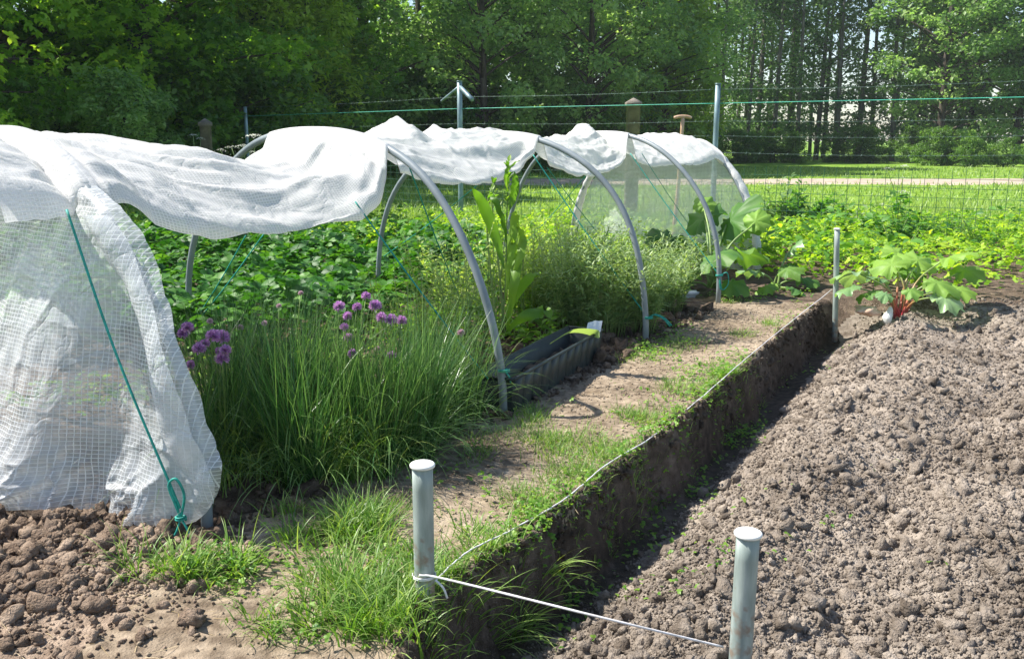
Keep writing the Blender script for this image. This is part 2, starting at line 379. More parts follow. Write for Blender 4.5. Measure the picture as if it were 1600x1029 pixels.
def tag(o, label=None, cat=None, group=None, kind=None):
    if label: o['label'] = label
    if cat: o['category'] = cat
    if group: o['group'] = group
    if kind: o['kind'] = kind
    return o

def empty(name, loc, label, cat, group=None, rz=0):
    o = bpy.data.objects.new(name, None); COL.objects.link(o)
    o.location = tuple(float(v) for v in loc); o.rotation_euler = (0, 0, rz); o.empty_display_size = .05
    return tag(o, label, cat, group)

class Bag:
    """collects verts/faces/tints as ONE mesh"""
    def __init__(s): s.V = []; s.F3 = []; s.F4 = []; s.T = []; s.n = 0
    def add(s, V, F, t=0.5):
        V = np.asarray(V, float); F = np.asarray(F, np.int64)
        if len(V) == 0: return
        (s.F3 if F.shape[1] == 3 else s.F4).append(F + s.n)
        s.V.append(V); s.T.append(np.broadcast_to(np.asarray(t, float), (len(V),)).copy()); s.n += len(V)
    def mesh(s, name, org=(0, 0, 0), smooth=False):
        V = np.concatenate(s.V) - np.asarray(org, float)
        F = []
        if s.F4: F.append(np.concatenate(s.F4))
        if s.F3: F.append(np.concatenate(s.F3))
        return mesh_np(name, V, F, np.concatenate(s.T), smooth=smooth)
    def build(s, name, mat, parent=None, org=(0, 0, 0), smooth=False):
        return link(name, s.mesh(name, org, smooth), mat, parent)

def tube(pts, rad, seg=8, cap=True):
    pts = np.asarray(pts, float); n = len(pts)
    rad = np.broadcast_to(np.asarray(rad, float), (n,))
    tg = np.gradient(pts, axis=0); tg /= np.linalg.norm(tg, axis=1)[:, None] + 1e-12
    ref = np.array([0, 0, 1.0]) if abs(tg[0][2]) < .9 else np.array([1.0, 0, 0])
    V = []
    a = np.cross(tg[0], ref); a /= np.linalg.norm(a)
    for i in range(n):
        a = a - tg[i] * np.dot(a, tg[i]); a /= np.linalg.norm(a) + 1e-12
        b = np.cross(tg[i], a)
        an = np.arange(seg) * 2 * np.pi / seg
        V.append(pts[i] + rad[i] * (np.cos(an)[:, None] * a + np.sin(an)[:, None] * b))
    V = np.concatenate(V)
    i = np.arange(n - 1)[:, None] * seg; j = np.arange(seg)[None, :]; j2 = (j + 1) % seg
    F = np.stack([i + j, i + j2, i + seg + j2, i + seg + j], -1).reshape(-1, 4)
    if cap:
        V = np.concatenate([V, pts[:1], pts[-1:]])
        c0 = n * seg; c1 = c0 + 1
        jj = np.arange(seg); j3 = (jj + 1) % seg
        e0 = np.stack([np.full(seg, c0), j3, jj, np.full(seg, c0)], -1)
        T0 = e0[:, :3]; T1 = np.stack([np.full(seg, c1), (n - 1) * seg + jj, (n - 1) * seg + j3], -1)
        return V, F, np.concatenate([T0, T1])
    return V, F, None

def add_tube(bag, pts, rad, seg=8, t=0.5, cap=True):
    V, F, T = tube(pts, rad, seg, cap)
    n0 = bag.n
    bag.add(V, F, t)
    if T is not None: bag.F3.append(T + n0)

def spline(P, n):
    """catmull-rom through P"""
    P = np.asarray(P, float); k = len(P)
    Q = np.vstack([2 * P[0] - P[1], P, 2 * P[-1] - P[-2]])
    out = []
    for s in np.linspace(0, k - 1 - 1e-9, n):
        i = int(s); f = s - i
        a, b, c, d = Q[i], Q[i + 1], Q[i + 2], Q[i + 3]
        out.append(.5 * ((2 * b) + (-a + c) * f + (2 * a - 5 * b + 4 * c - d) * f * f + (-a + 3 * b - 3 * c + d) * f ** 3))
    return np.array(out)

def blades(base, length, width, az, lean, curl, tint, nseg=5):
    """curved tapering blades, vectorised: base (n,3)"""
    n = len(base); s = np.linspace(0, 1, nseg + 1)
    length = np.broadcast_to(length, (n,)); width = np.broadcast_to(width, (n,))
    ang = lean[:, None] + curl[:, None] * s[None, :] ** 1.5          # angle from the vertical
    ds = length[:, None] / nseg
    r = np.cumsum(np.sin(ang) * ds, 1) - np.sin(ang[:, :1]) * ds
    z = np.cumsum(np.cos(ang) * ds, 1) - np.cos(ang[:, :1]) * ds
    C = np.stack([base[:, 0, None] + np.cos(az)[:, None] * r, base[:, 1, None] + np.sin(az)[:, None] * r, base[:, 2, None] + z], -1)
    tw = az + RG.normal(0, .6, n)
    side = np.stack([-np.sin(tw), np.cos(tw), 0 * az], -1)[:, None, :]
    wv = (width[:, None] * np.clip(1.05 - s[None, :] ** 2.2, 0.06, 1))[..., None] * .5
    L = C - side * wv; R = C + side * wv
    V = np.stack([L, R], 2).reshape(n, -1, 3)
    m = V.shape[1]
    k = np.arange(nseg) * 2
    f = np.stack([k, k + 1, k + 3, k + 2], -1)
    F = (np.arange(n)[:, None, None] * m + f[None]).reshape(-1, 4)
    T = np.repeat(np.asarray(tint), m) + np.tile(np.repeat(s * .18, 2), n)
    return V.reshape(-1, 3), F, T

# leaf templates: along +x, face up, length 1
def tmpl_leaf(ws=(0, .7, 1, .75, 0), w=.5, fold=.25, droop=.25):
    k = len(ws); V = []; F = []
    for i, q in enumerate(ws):
        s = i / (k - 1)
        z = -droop * s * s
        V += [(s, -w * q / 2, z + fold * w * q / 2), (s, 0, z), (s, w * q / 2, z + fold * w * q / 2)]
    for i in range(k - 1):
        a = i * 3; b = a + 3
        F += [(a, b, b + 1, a + 1), (a + 1, b + 1, b + 2, a + 2)]
    return np.array(V), np.array(F)

T_OV = tmpl_leaf()
T_SM = tmpl_leaf((0.1, 1, 0), .62, .3, .2)
T_NAR = tmpl_leaf((0.2, 1, .7, 0), .15, .3, .25)
T_FE = tmpl_leaf((0.3, 1, .8, 0), .2, .3, .25)
T_MAP = None
def tmpl_trefoil(lob=3):
    V = []; F = []; n0 = 0
    for a in ([-1.25, 0, 1.25] if lob == 3 else [-2.0, -1.0, 0, 1.0, 2.0]):
        v, f = tmpl_leaf((.15, .9, 1, 0), .72 if lob == 3 else .5, .25, .2)
        v = v * (.6 if lob == 3 else .62)
        c, s = math.cos(a), math.sin(a)
        v = np.stack([v[:, 0] * c - v[:, 1] * s + .35, v[:, 0] * s + v[:, 1] * c, v[:, 2]], -1)
        V.append(v); F.append(f + n0); n0 += len(v)
    return np.concatenate(V), np.concatenate(F)
T_TRI = tmpl_trefoil(3)
T_MAP = tmpl_trefoil(5)

def rotmats(az, pitch, roll):
    ca, sa = np.cos(az), np.sin(az); cp, sp = np.cos(pitch), np.sin(pitch); cr, sr = np.cos(roll), np.sin(roll)
    n = len(az); Z = np.zeros(n); O = np.ones(n)
    Rz = np.stack([ca, -sa, Z, sa, ca, Z, Z, Z, O], -1).reshape(n, 3, 3)
    Ry = np.stack([cp, Z, -sp, Z, O, Z, sp, Z, cp], -1).reshape(n, 3, 3)
    Rx = np.stack([O, Z, Z, Z, cr, -sr, Z, sr, cr], -1).reshape(n, 3, 3)
    return Rz @ Ry @ Rx

def scatter(tmpl, pos, az, pitch, roll, size, tint):
    tv, tf = tmpl; n = len(pos)
    R = rotmats(az, pitch, roll)
    V = np.einsum('nij,kj->nki', R, tv) * np.broadcast_to(size, (n,))[:, None, None] + pos[:, None, :]
    F = (np.arange(n)[:, None, None] * len(tv) + tf[None]).reshape(-1, tf.shape[1])
    return V.reshape(-1, 3), F, np.repeat(np.broadcast_to(tint, (n,)), len(tv))

def ico(sub):
    import bmesh
    bm = bmesh.new(); bmesh.ops.create_icosphere(bm, subdivisions=sub, radius=1)
    V = np.array([v.co[:] for v in bm.verts]); F = np.array([[v.index for v in f.verts] for f in bm.faces]); bm.free()
    return V, F
ICO1 = ico(1); ICO2 = ico(2); ICO3 = ico(3)

def lump(V, seed, amp=.35):
    r = np.random.default_rng(seed); out = V.copy()
    for q in range(10):
        d = r.normal(size=3); d /= np.linalg.norm(d)
        out *= (1 + amp * (.42 if q < 5 else .26) * np.sin(2.6 * (V @ d) * (r.uniform(.8, 1.6) if q < 5 else r.uniform(2.2, 4.2)) + r.uniform(0, 6)))[:, None]
    return out * r.uniform(.75, 1.15, 3)

# ------------------------------------------------------------------ the ground, cut into its surfaces
def axis(segs):
    out = [segs[0][0]]
    for a, b, st in segs:
        n = max(1, int(round((b - a) / st)))
        out += list(np.linspace(a, b, n + 1)[1:])
    return np.array(out)

xs = axis([(-300, -40, 20), (-40, -10, 1.0), (-10, -3.5, .12), (-3.5, -2.2, .03), (-2.2, 2.5, .0125), (2.5, 5.0, .02), (5, 10, .12), (10, 40, 1.0), (40, 300, 20)])
ys = axis([(-30, -2, 2), (-2, 1.2, .08), (1.2, 4.5, .0125), (4.5, 7.2, .02), (7.2, 12, .08), (12, 60, .5), (60, 300, 20)])
GX, GY = np.meshgrid(xs, ys)
GZ = H(GX, GY)
nx, ny = len(xs), len(ys)
PTS = np.stack([GX, GY, GZ], -1).reshape(-1, 3)
ii = (np.arange(ny - 1)[:, None] * nx + np.arange(nx - 1)[None, :])
FQ = np.stack([ii, ii + 1, ii + 1 + nx, ii + nx], -1).reshape(-1, 4)
cx = (GX[:-1, :-1] + GX[1:, 1:]).ravel() / 2; cy = (GY[:-1, :-1] + GY[1:, 1:]).ravel() / 2
jit = 0.12 * (fbm(cx * 6, cy * 6, 81) - .5)
E_ = edge_e(cx, cy); B_ = bed_v(cx, cy)
zone = np.zeros(len(FQ), int)                     # 0 planted bed
zone[(B_ < 0.02 + jit)] = 1                       # path
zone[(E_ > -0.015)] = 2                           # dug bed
zone[(zone == 2) & (E_ < .15 + jit)] = 6  # cut face and trench foot, coloured dark to stand for shade
zone[(cy > 6.45 + jit * 2) & (zone > 0)] = 0
zone[(cy > 11.2)] = 3                             # field
zone[(cx < -9) | (cx > 10) | (cy < -1.5)] = 3
zone[(cy > 23) & (cy < 26.5) & (cx > -2)] = 4
hp = ((cx + 1.75) / .85) ** 2 + ((cy - 2.2) / .62) ** 2 + jit * 3
zone[(hp < 1) & (zone < 2)] = 5
def sub(idx):
    f = FQ[idx]; u, inv = np.unique(f, return_inverse=True)
    return PTS[u], inv.reshape(f.shape)
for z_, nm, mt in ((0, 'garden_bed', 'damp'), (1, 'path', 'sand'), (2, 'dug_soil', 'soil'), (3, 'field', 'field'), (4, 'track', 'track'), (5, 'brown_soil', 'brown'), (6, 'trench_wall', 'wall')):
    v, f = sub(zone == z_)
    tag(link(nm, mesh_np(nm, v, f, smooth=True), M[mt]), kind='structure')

# ------------------------------------------------------------------ soil clods (nobody could count them)
def clods(name, mat, pos, r, label, seed=0, big=.009):
    bag = Bag(); rr = np.random.default_rng(seed)
    for tv, sel in ((ICO2, r > big), (ICO1, r <= big)):
        P = pos[sel]; R_ = r[sel]
        for k in range(8):
            q = np.arange(len(P)) % 8 == k
            if not q.any(): continue
            n = q.sum()
            V, F, T = scatter((lump(tv[0], seed * 10 + k, .42), tv[1]), P[q], rr.uniform(0, 6.3, n), rr.uniform(0, 6.3, n), rr.uniform(0, 6.3, n), R_[q], .5)
            bag.add(V, F, T)
    o = bag.build(name, mat, smooth=False)
    return tag(o, label, 'soil', kind='stuff')

n = 150000
y_ = 1.5 * (6.6 / 1.5) ** RG.uniform(0, 1, n)
x_ = np.interp(y_, EY, EX) + RG.uniform(0.03, 1, n) ** 0.9 * (0.35 + y_ * .75)
r_ = np.clip(0.0024 * (1 / RG.uniform(0.0012, 1, n)) ** 0.37, .0022, .030) * (0.85 + y_ * .07)
k = (x_ < y_ * 0.62 + .35)
x_, y_, r_ = x_[k], y_[k], r_[k]
k = RG.uniform(size=len(x_)) < sstep(0.05, .25, edge_e(x_, y_)) * .97 + .03
x_, y_, r_ = x_[k], y_[k], r_[k]
z_ = H(x_, y_) + r_ * .25
clods('soil_clods', M['soil'], np.stack([x_, y_, z_], -1), r_, 'loose grey brown clods and crumbs covering the dug bed', 1)
n = 16000
x_ = RG.normal(-1.6, .36, n); y_ = RG.normal(2.32, .22, n)
r_ = np.clip(0.0045 * (1 / RG.uniform(0.003, 1, n)) ** 0.38, .003, .030)
k = (x_ < -.75) & (y_ < 2.62 - .05 * np.abs(x_ + 1.2)); x_, y_, r_ = x_[k], y_[k], r_[k]
clods('brown_clods', M['brown'], np.stack([x_, y_, H(x_, y_) + r_ * .3], -1), r_, 'heap of brown clods at the foot of the near end sheet', 2)
n = 9000
y_ = RG.uniform(2.4, 6.2, n); x_ = np.interp(y_, [2.55, 3.74, 5.14, 6.42], [-.91, -.045, .78, 1.47]) - RG.uniform(-.08, 1.2, n) ** 1.0
r_ = np.clip(0.0045 * (1 / RG.uniform(0.006, 1, n)) ** 0.5, .003, .035)
clods('bed_clods', M['damp'], np.stack([x_, y_, H(x_, y_) + r_ * .3], -1), r_, 'dark soil crumbs under the plants inside the tunnel', 3)
n = 5000
y_ = RG.uniform(1.6, 6.4, n); w = RG.uniform(0, 1, n)
x_ = np.interp(y_, EY, EX) * w + (1 - w) * np.interp(y_, [1, 2.55, 3.74, 5.14, 6.42], [-2, -.91, -.045, .78, 1.47])
r_ = RG.uniform(.0015, .006, n)
clods('path_crumbs', M['sand'], np.stack([x_, y_, H(x_, y_) + r_ * .3], -1), r_, 'fine crumbs of dry soil scattered on the trodden path', 4, .1)
# crumbly lip of the trench
n = 1900
y_ = RG.uniform(1.5, 6.4, n); x_ = np.interp(y_, EY, EX) + RG.normal(-.005, .02, n)
r_ = np.clip(0.005 * (1 / RG.uniform(0.01, 1, n)) ** 0.45, .003, .016)
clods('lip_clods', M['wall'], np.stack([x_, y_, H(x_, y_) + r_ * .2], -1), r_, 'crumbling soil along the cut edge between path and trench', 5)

# ------------------------------------------------------------------ tunnel hoops
def ell(k, j=1.0):
    q = np.clip(np.asarray(j, float), 0, 1)
    return np.clip(1 - np.abs(1 - 2 * np.asarray(k, float)) ** (2 + .35 * q), 0, 1) ** (1 / (2 + .2 * q))
def hoop_pt(j, k, grow=0.0):
    """j may be fractional 0..4 ; k 0 (right foot) .. 1 (left foot)"""
    R0 = np.array([np.interp(j, range(5), RF[:, i]) for i in (0, 1)])
    L0 = np.array([np.interp(j, range(5), LF[:, i]) for i in (0, 1)])
    h = np.interp(j, range(5), HT)
    p = R0 + (L0 - R0) * k
    z = h * float(ell(k, j))
    c = (R0 + L0) / 2
    q = np.array([p[0], p[1], z])
    if grow:
        c3 = np.array([c[0], c[1], 0.2]); d = q - c3; q = q + d / np.linalg.norm(d) * grow
    return q

hoop_labels = ['bowed grey pipe hoop inside the near end sheet, its foot in the grass',
               'bowed grey pipe hoop whose foot stands against the near end of the dark planter',
               'bowed grey pipe hoop by the feathery bushes with a loose twine tail at its foot',
               'bowed grey pipe hoop in front of the big rhubarb leaves, knotted twine near its foot',
               'last bowed grey pipe hoop holding the clear far end sheet']
HOOPP = []
for j in range(5):
    th = np.linspace(0, math.pi, 49)
    k = (1 - np.cos(th)) / 2
    P = np.array([hoop_pt(j, kk) for kk in k])
    wob = .012 * np.sin(np.arange(49) * .35 + j * 2)
    P[:, 0] += wob
    P[0, 2] = -.08; P[-1, 2] = -.08
    HOOPP.append(P)
    b = Bag(); add_tube(b, P, .0175, 14)
    org = P[0].copy()
    o = link('tunnel_hoop', b.mesh('tunnel_hoop', org, True), M['pipe']); o.location = org
    tag(o, hoop_labels[j], 'tunnel hoop', 'pipe hoops of the garden tunnel')

# ------------------------------------------------------------------ the bunched white cover
def grid_faces(nu, nv):
    i = np.arange(nu - 1)[:, None] * nv + np.arange(nv - 1)[None, :]
    return np.stack([i, i + 1, i + 1 + nv, i + nv], -1).reshape(-1, 4)

def build_cover():
    ns, nk = 620, 120
    s = np.linspace(-0.22, 4.02, ns); t = np.linspace(0, 1, nk)
    SS, TT = np.meshgrid(s, t, indexing='ij')
    rims = [(-.22, 20, 345), (-.12, 90, 352), (-.03, 130, 348), (.03, 185, 322), (.15, 240, 350), (.3, 330, 368), (.45, 430, 366), (.6, 500, 358), (.75, 568, 344), (.85, 592, 318), (.93, 606, 285), (1.0, 615, 262), (1.06, 634, 276), (1.15, 660, 286), (1.35, 715, 289), (1.6, 775, 278), (1.8, 822, 268), (1.92, 838, 250), (2.0, 849, 228), (2.08, 866, 262), (2.3, 900, 273), (2.55, 945, 272), (2.8, 968, 262), (2.93, 980, 248), (3.0, 987, 235), (3.1, 1000, 255), (3.3, 1030, 261), (3.6, 1075, 258), (3.85, 1115, 252), (4.02, 1140, 252)]
    def plan(q):
        R_ = np.array([np.interp(q, range(5), RF[:, i]) for i in (0, 1)]); L_ = np.array([np.interp(q, range(5), LF[:, i]) for i in (0, 1)])
        if q < 0: R_ = R_ + (RF[1] - RF[0]) * q; L_ = L_ + (LF[1] - LF[0]) * q
        return R_, L_
    ks, dr = [], []
    for (q, px, py) in rims:
        R_, L_ = plan(q); rx = ray(px, py)
        m_ = rx[0] / rx[1]; dl = L_ - R_
        kq = (m_ * R_[1] - R_[0]) / (dl[0] - m_ * dl[1]); kq = float(np.clip(kq, .06, .5))
        yq = R_[1] + dl[1] * kq; zq = CAM_H + rx[2] / rx[1] * yq
        ks.append(kq); dr.append(np.interp(q, range(5), HT) * float(ell(kq, q)) + .024 - zq)
    kf = np.interp(s, [r[0] for r in rims], ks); rim = np.interp(s, [r[0] for r in rims], dr)
    tops = [(-.22, 214), (0, 215), (.3, 222), (.5, 232), (.75, 262), (.86, 258), (.93, 236), (1, 213), (1.25, 211), (1.5, 212), (1.75, 208), (2, 205), (2.25, 207), (2.5, 215), (2.75, 212), (3, 210), (3.25, 212), (3.5, 216), (3.8, 218), (4.02, 217)]
    dt = []
    for (q, py) in tops:
        R_, L_ = plan(q); c_ = (R_ + L_) / 2
        px = 800 + 1430 * c_[0] / c_[1]; rx = ray(px, py); zq = CAM_H + rx[2] / rx[1] * c_[1]
        dt.append(np.interp(q, range(5), HT) + .024 - zq)
    top = np.interp(s, [r[0] for r in tops], dt)
    kb = np.interp(s, [-.22, 0, .5, 1, 1.5, 2, 2.5, 3, 3.6, 4.02], [.86, .8, .66, .63, .7, .70, .72, .72, .8, .9])
    K = kf[:, None] + (kb - kf)[:, None] * TT
    R0 = np.stack([np.interp(SS, range(5), RF[:, 0]), np.interp(SS, range(5), RF[:, 1])], -1)
    L0 = np.stack([np.interp(SS, range(5), LF[:, 0]), np.interp(SS, range(5), LF[:, 1])], -1)
    lo = s < 0
    R0[lo] += ((RF[1] - RF[0]) * s[lo][:, None])[:, None, :]
    L0[lo] += ((LF[1] - LF[0]) * s[lo][:, None])[:, None, :]
    Pl = R0 + (L0 - R0) * K[..., None]
    hh = np.interp(SS, range(5), HT)
    z0 = hh * ell(K, SS)
    z = z0 + .024
    # sag, blending rim and top values
    front = np.exp(-(TT / .34) ** 2.0)
    z = z - rim[:, None] * front - top[:, None] * (1 - front)
    # folds
    fr = SS - np.floor(SS); dn = np.minimum(fr, 1 - fr)              # distance to the nearest hoop
    f1 = fbm(SS * 3.2 + 2.2 * TT, TT * 5.5 + 1.3 * SS, 101, 3) - .5   # big billows
    rd = 1 - np.abs(2 * fbm(SS * 7 + TT * 3.5, TT * 3.2 - SS * 2, 103, 3) - 1)  # ridges
    rd2 = 1 - np.abs(2 * fbm(SS * 15 - TT * 5, TT * 5 + SS * 3, 107, 3) - 1)
    along = 1 - np.abs(2 * fbm(SS * 2.0, TT * 8 + .9 * np.sin(SS * 4) + SS * 2.0, 109, 3) - 1)   # long swags in the first bay
    bay = np.clip(1 - np.abs(SS - .5) * 1.8, 0, 1)
    amp = (.35 + .65 * sstep(0, .14, dn)) * (.45 + .55 * sstep(0, .2, TT))
    z = z + amp * (.10 * f1 + .030 * (rd - .7) * (1 - bay * .8) + .006 * (rd2 - .7) * (1 - bay * .7)) + bay * .085 * (along - .7)
    # gathers radiating from the hoops, tight near them
    g = np.exp(-(dn / .17) ** 2)
    z = z + g * .05 * (.6 - np.abs(2 * fbm(TT * 9, SS * 2.5, 113, 3) - 1)) * sstep(.02, .1, dn)
    cr1 = np.abs(2 * fbm(SS * 5 + TT * 2 + .6 * fbm(SS * 4, TT * 4, 121), TT * 4 - SS * 1.5, 123, 2) - 1)
    cr2 = np.abs(2 * fbm(SS * 9 - TT * 4, TT * 6 + SS * 4, 125, 2) - 1)
    cz = (1 - .65 * bay)
    z = z + (.010 * np.exp(-(cr1 / .10) ** 1.0) + .004 * np.exp(-(cr2 / .10) ** 1.0)) * cz
    cr3 = np.abs(2 * fbm(SS * 17 + TT * 3, TT * 15 - SS * 5, 127, 2) - 1)
    z = z + .0008 * np.exp(-(cr3 / .16) ** 1.0) * cz
    # loose peaks standing up along the ridge
    for (s0, t0, hgt, ws, wt) in [(1.46, .62, .10, .10, .22), (1.68, .62, .06, .07, .2), (2.93, .55, .085, .12, .2), (.985, .62, .05, .05, .16), (1.03, .5, .03, .1, .2), (2.2, .6, .02, .1, .2), (3.22, .6, .02, .1, .2)]:
        q = np.clip(1 - np.abs(SS - s0) / ws, 0, 1) * np.clip(1 - np.abs(TT - t0) / wt, 0, 1) ** .7
        z = z + hgt * q
    z = np.maximum(z, z0 + .022 - (np.clip(dn - .012, 0, 1) * 4.5) ** 1.3)
    rg1 = 1 - np.abs(2 * fbm(TT * 11 + SS * 1.5, SS * 2.2 - TT, 131, 2) - 1)
    z = z + .045 * np.clip(rg1 - .62, 0, 1) * np.exp(-(dn / .22) ** 2) * sstep(.008, .06, dn)
    # sideways billow of the front flap
    nrm = np.array([.75, -.66])
    out = front * (.05 * (fbm(SS * 4, TT * 3, 117) - .4) + .03 * np.sin(SS * 9)) * sstep(0, .15, dn)
    X = Pl[..., 0] + nrm[0] * out; Y = Pl[..., 1] + nrm[1] * out
    # rim rolled under
    roll = np.clip(1 - TT / .05, 0, 1)
    X = X - nrm[0] * .03 * roll ** 2; Y = Y - nrm[1] * .03 * roll ** 2
    z = z - .012 * roll + roll * .012 * (fbm(SS * 5, SS * 0 + 2, 119)[:, :] - .5)
    V = np.stack([X, Y, z], -1)
    uv = np.stack([SS * 1.45, TT * 1.35], -1)
    me = mesh_np('tunnel_cover', V.reshape(-1, 3), grid_faces(ns, nk), uv=uv.reshape(-1, 2), smooth=True)
    o = link('tunnel_cover', me, M['sheet'])
    tag(o, 'long white woven plastic cover bunched up along the tops of the hoops', 'tunnel cover')
build_cover()

# near end sheet, hanging from the first hoop to the soil
def plane_pt(j, k, z):
    R0, L0 = RF[j], LF[j]
    p = R0 + (L0 - R0) * k
    return np.array([p[0], p[1], z])

def near_sheet():
    nu, nv = 260, 240
    u = np.linspace(0, 1, nu); v = np.linspace(0, 1, nv)       # u: across, v: bottom -> top
    V = np.zeros((nu, nv, 3)); UV = np.zeros((nu, nv, 2))
    R0, L0 = RF[0], LF[0]
    dv = (L0 - R0); Wd = np.linalg.norm(dv); dv = dv / Wd
    nr = np.array([-dv[1], dv[0]]); 
    if nr[1] > 0: nr = -nr                                     # towards the camera
    UU, VV = np.meshgrid(u, v, indexing='ij')
    zz = VV * 1.10
    # right outline of the cloth as a distance left of the right foot at each height
    zk = [0, .05, .12, .19, .25, .35, .50, .64, .78, .91, 1.0, 1.1, 1.19, 1.23]
    rk = [.06, -.02, -.08, -.10, -.07, -.035, .01, .075, .165, .26, .36, .6, .88, 1.05]
    right = np.interp(zz, zk, rk)
    left = Wd - np.interp(zz, [0, .5, .9, 1.1, 1.23], [-.05, .05, .25, .5, 1.0])
    A = right + (left - right) * UU
    fold = .055 * (fbm(A * 2.6, zz * 1.1, 201, 3) - .5) + .03 * (1 - np.abs(2 * fbm(A * 5 + zz, zz * 1.6, 203, 3) - 1) - .6)
    fold = fold + .012 * (fbm(A * 16, zz * 6, 205, 3) - .5) + .03 * np.sin(A * 11 + zz * 2) * np.exp(-((A - .2) / .25) ** 2)
    low = np.exp(-(zz / .17) ** 2)
    fold = fold + .006 * np.exp(-(np.abs(2 * fbm(A * 4 + zz * 2.2, zz * 3 - A, 215, 2) - 1) / .09)) + .003 * np.exp(-(np.abs(2 * fbm(A * 9 - zz * 3, zz * 6, 217, 2) - 1) / .1)) + .02 * low * np.exp(-(np.abs(2 * fbm(A * 10 + zz * 4, zz * 9, 219, 2) - 1) / .15))
    lean = .30 * sstep(.12, .6, A) * np.clip(1 - zz / 1.0, 0, 1) ** .8
    fold = fold * (1 + 1.3 * low) + .05 * low
    bot = .018 + .035 * (fbm(A * 5, A * 0, 207) - .3) + np.interp(A, [-.15, 0, .15, .4, .8, 2.2], [.05, -.01, .0, .015, .03, .03])
    Z = bot + zz * (1.155 - bot) / 1.23
    V[..., 0] = R0[0] + dv[0] * A + nr[0] * (.03 - .05 * np.exp(-np.abs(A - right) / .02) + fold * (1 - .8 * sstep(.95, 1.1, zz)) + lean)
    V[..., 1] = R0[1] + dv[1] * A + nr[1] * (.03 - .05 * np.exp(-np.abs(A - right) / .02) + fold * (1 - .8 * sstep(.95, 1.1, zz)) + lean)
    V[..., 2] = Z
    UV[..., 0] = A; UV[..., 1] = Z + .02 * fbm(A * 2, zz * 2, 209)
    me = mesh_np('end_sheet', V.reshape(-1, 3), grid_faces(nu, nv), uv=UV.reshape(-1, 2), smooth=True)
    o = link('end_sheet', me, M['net'])
    tag(o, 'large half clear woven plastic sheet closing the near end of the tunnel', 'end sheet', 'end sheets of the tunnel')
    # folded hem doubled along the outer edge (part of the sheet)
    v = np.linspace(0.10, .80, 120); 
    zz = v * 1.23; right = np.interp(zz, zk, rk)
    b = np.zeros((120, 10, 3)); uv = np.zeros((120, 10, 2))
    for i in range(10):
        q = i / 9
        wd = .12 * (.8 + .5 * fbm(zz * 3, zz * 0 + 4, 211))
        A = right + q * wd + .004
        off = .024 + .028 * math.sin(q * math.pi) + .02 * (fbm(zz * 7, A * 5, 213) - .5) + (.055 * (fbm(A * 2.6, zz * 1.1, 201, 3) - .5)) + .03 * (1 - np.abs(2 * fbm(A * 5 + zz, zz * 1.6, 203, 3) - 1) - .6) + .03 * np.sin(A * 11 + zz * 2) * np.exp(-((A - .2) / .25) ** 2) + .30 * sstep(.12, .6, A) * np.clip(1 - zz / 1.0, 0, 1) ** .8
        b[:, i, 0] = R0[0] + dv[0] * A + nr[0] * (off + .006); b[:, i, 1] = R0[1] + dv[1] * A + nr[1] * (off + .006); b[:, i, 2] = zz * 1.155 / 1.23
        uv[:, i, 0] = A * 1.03; uv[:, i, 1] = zz
    me = mesh_np('hem', b.reshape(-1, 3), grid_faces(120, 10), uv=uv.reshape(-1, 2), smooth=True)
    h = link('hem', me, M['net'], o)
near_sheet()

def far_sheet():
    R0, L0 = RF[4], LF[4]
    dv = (L0 - R0); Wd = np.linalg.norm(dv); dv /= Wd
    nr = np.array([dv[1], -dv[0]])
    if nr[1] < 0: nr = -nr                                     # away from the camera
    nr_, na = 60, 120
    r = np.linspace(0.0, 1, nr_); a = np.linspace(0, math.pi, na)
    Rr, Aa = np.meshgrid(r, a, indexing='ij')
    c = (R0 + L0) / 2
    hx = np.cos(Aa) * Rr * Wd / 2 * 1.02; z = np.sin(Aa) * Rr * 1.18
    off = .06 + .10 * (1 - Rr ** 2) + .06 * (fbm(hx * 2, z * 2, 301) - .5) + .02 * (fbm(hx * 9, z * 4, 303) - .5)
    X = c[0] - dv[0] * hx + nr[0] * off; Y = c[1] - dv[1] * hx + nr[1] * off
    V = np.stack([X, Y, np.maximum(z, .01)], -1)
    UV = np.stack([hx + 3, z], -1)
    me = mesh_np('end_sheet', V.reshape(-1, 3), grid_faces(nr_, na), uv=UV.reshape(-1, 2), smooth=True)
    o = link('end_sheet', me, M['farnet'])
    tag(o, 'clear green tinted woven sheet closing the far end of the tunnel behind the rhubarb', 'end sheet', 'end sheets of the tunnel')
    # bunched border wrapped round the last hoop
    ni, nj = 150, 14
    V = np.zeros((ni, nj, 3)); UV = np.zeros((ni, nj, 2))
    for i, an in enumerate(np.linspace(0.03, math.pi - .03, ni)):
        p = hoop_pt(4, (1 - math.cos(an)) / 2)
        rad = np.array([-dv[0] * math.cos(an), -dv[1] * math.cos(an), math.sin(an)])
        rr = .024 + .018 * float(fbm(np.array(an * 14.), np.array(2.), 305)) + .003 * math.sin(an * 60 + 3 * math.sin(an * 7))
        for jn in range(nj):
            q = jn / (nj - 1) * 2 * math.pi
            V[i, jn] = p + rad * rr * math.cos(q) + np.array([nr[0], nr[1], 0]) * (rr * 1.3 * math.sin(q) + .02)
            UV[i, jn] = (an * 1.1, q * .03)
    me = mesh_np('border', V.reshape(-1, 3), grid_faces(ni, nj), uv=UV.reshape(-1, 2), smooth=True)
    link('border', me, M['sheet'], o)
far_sheet()

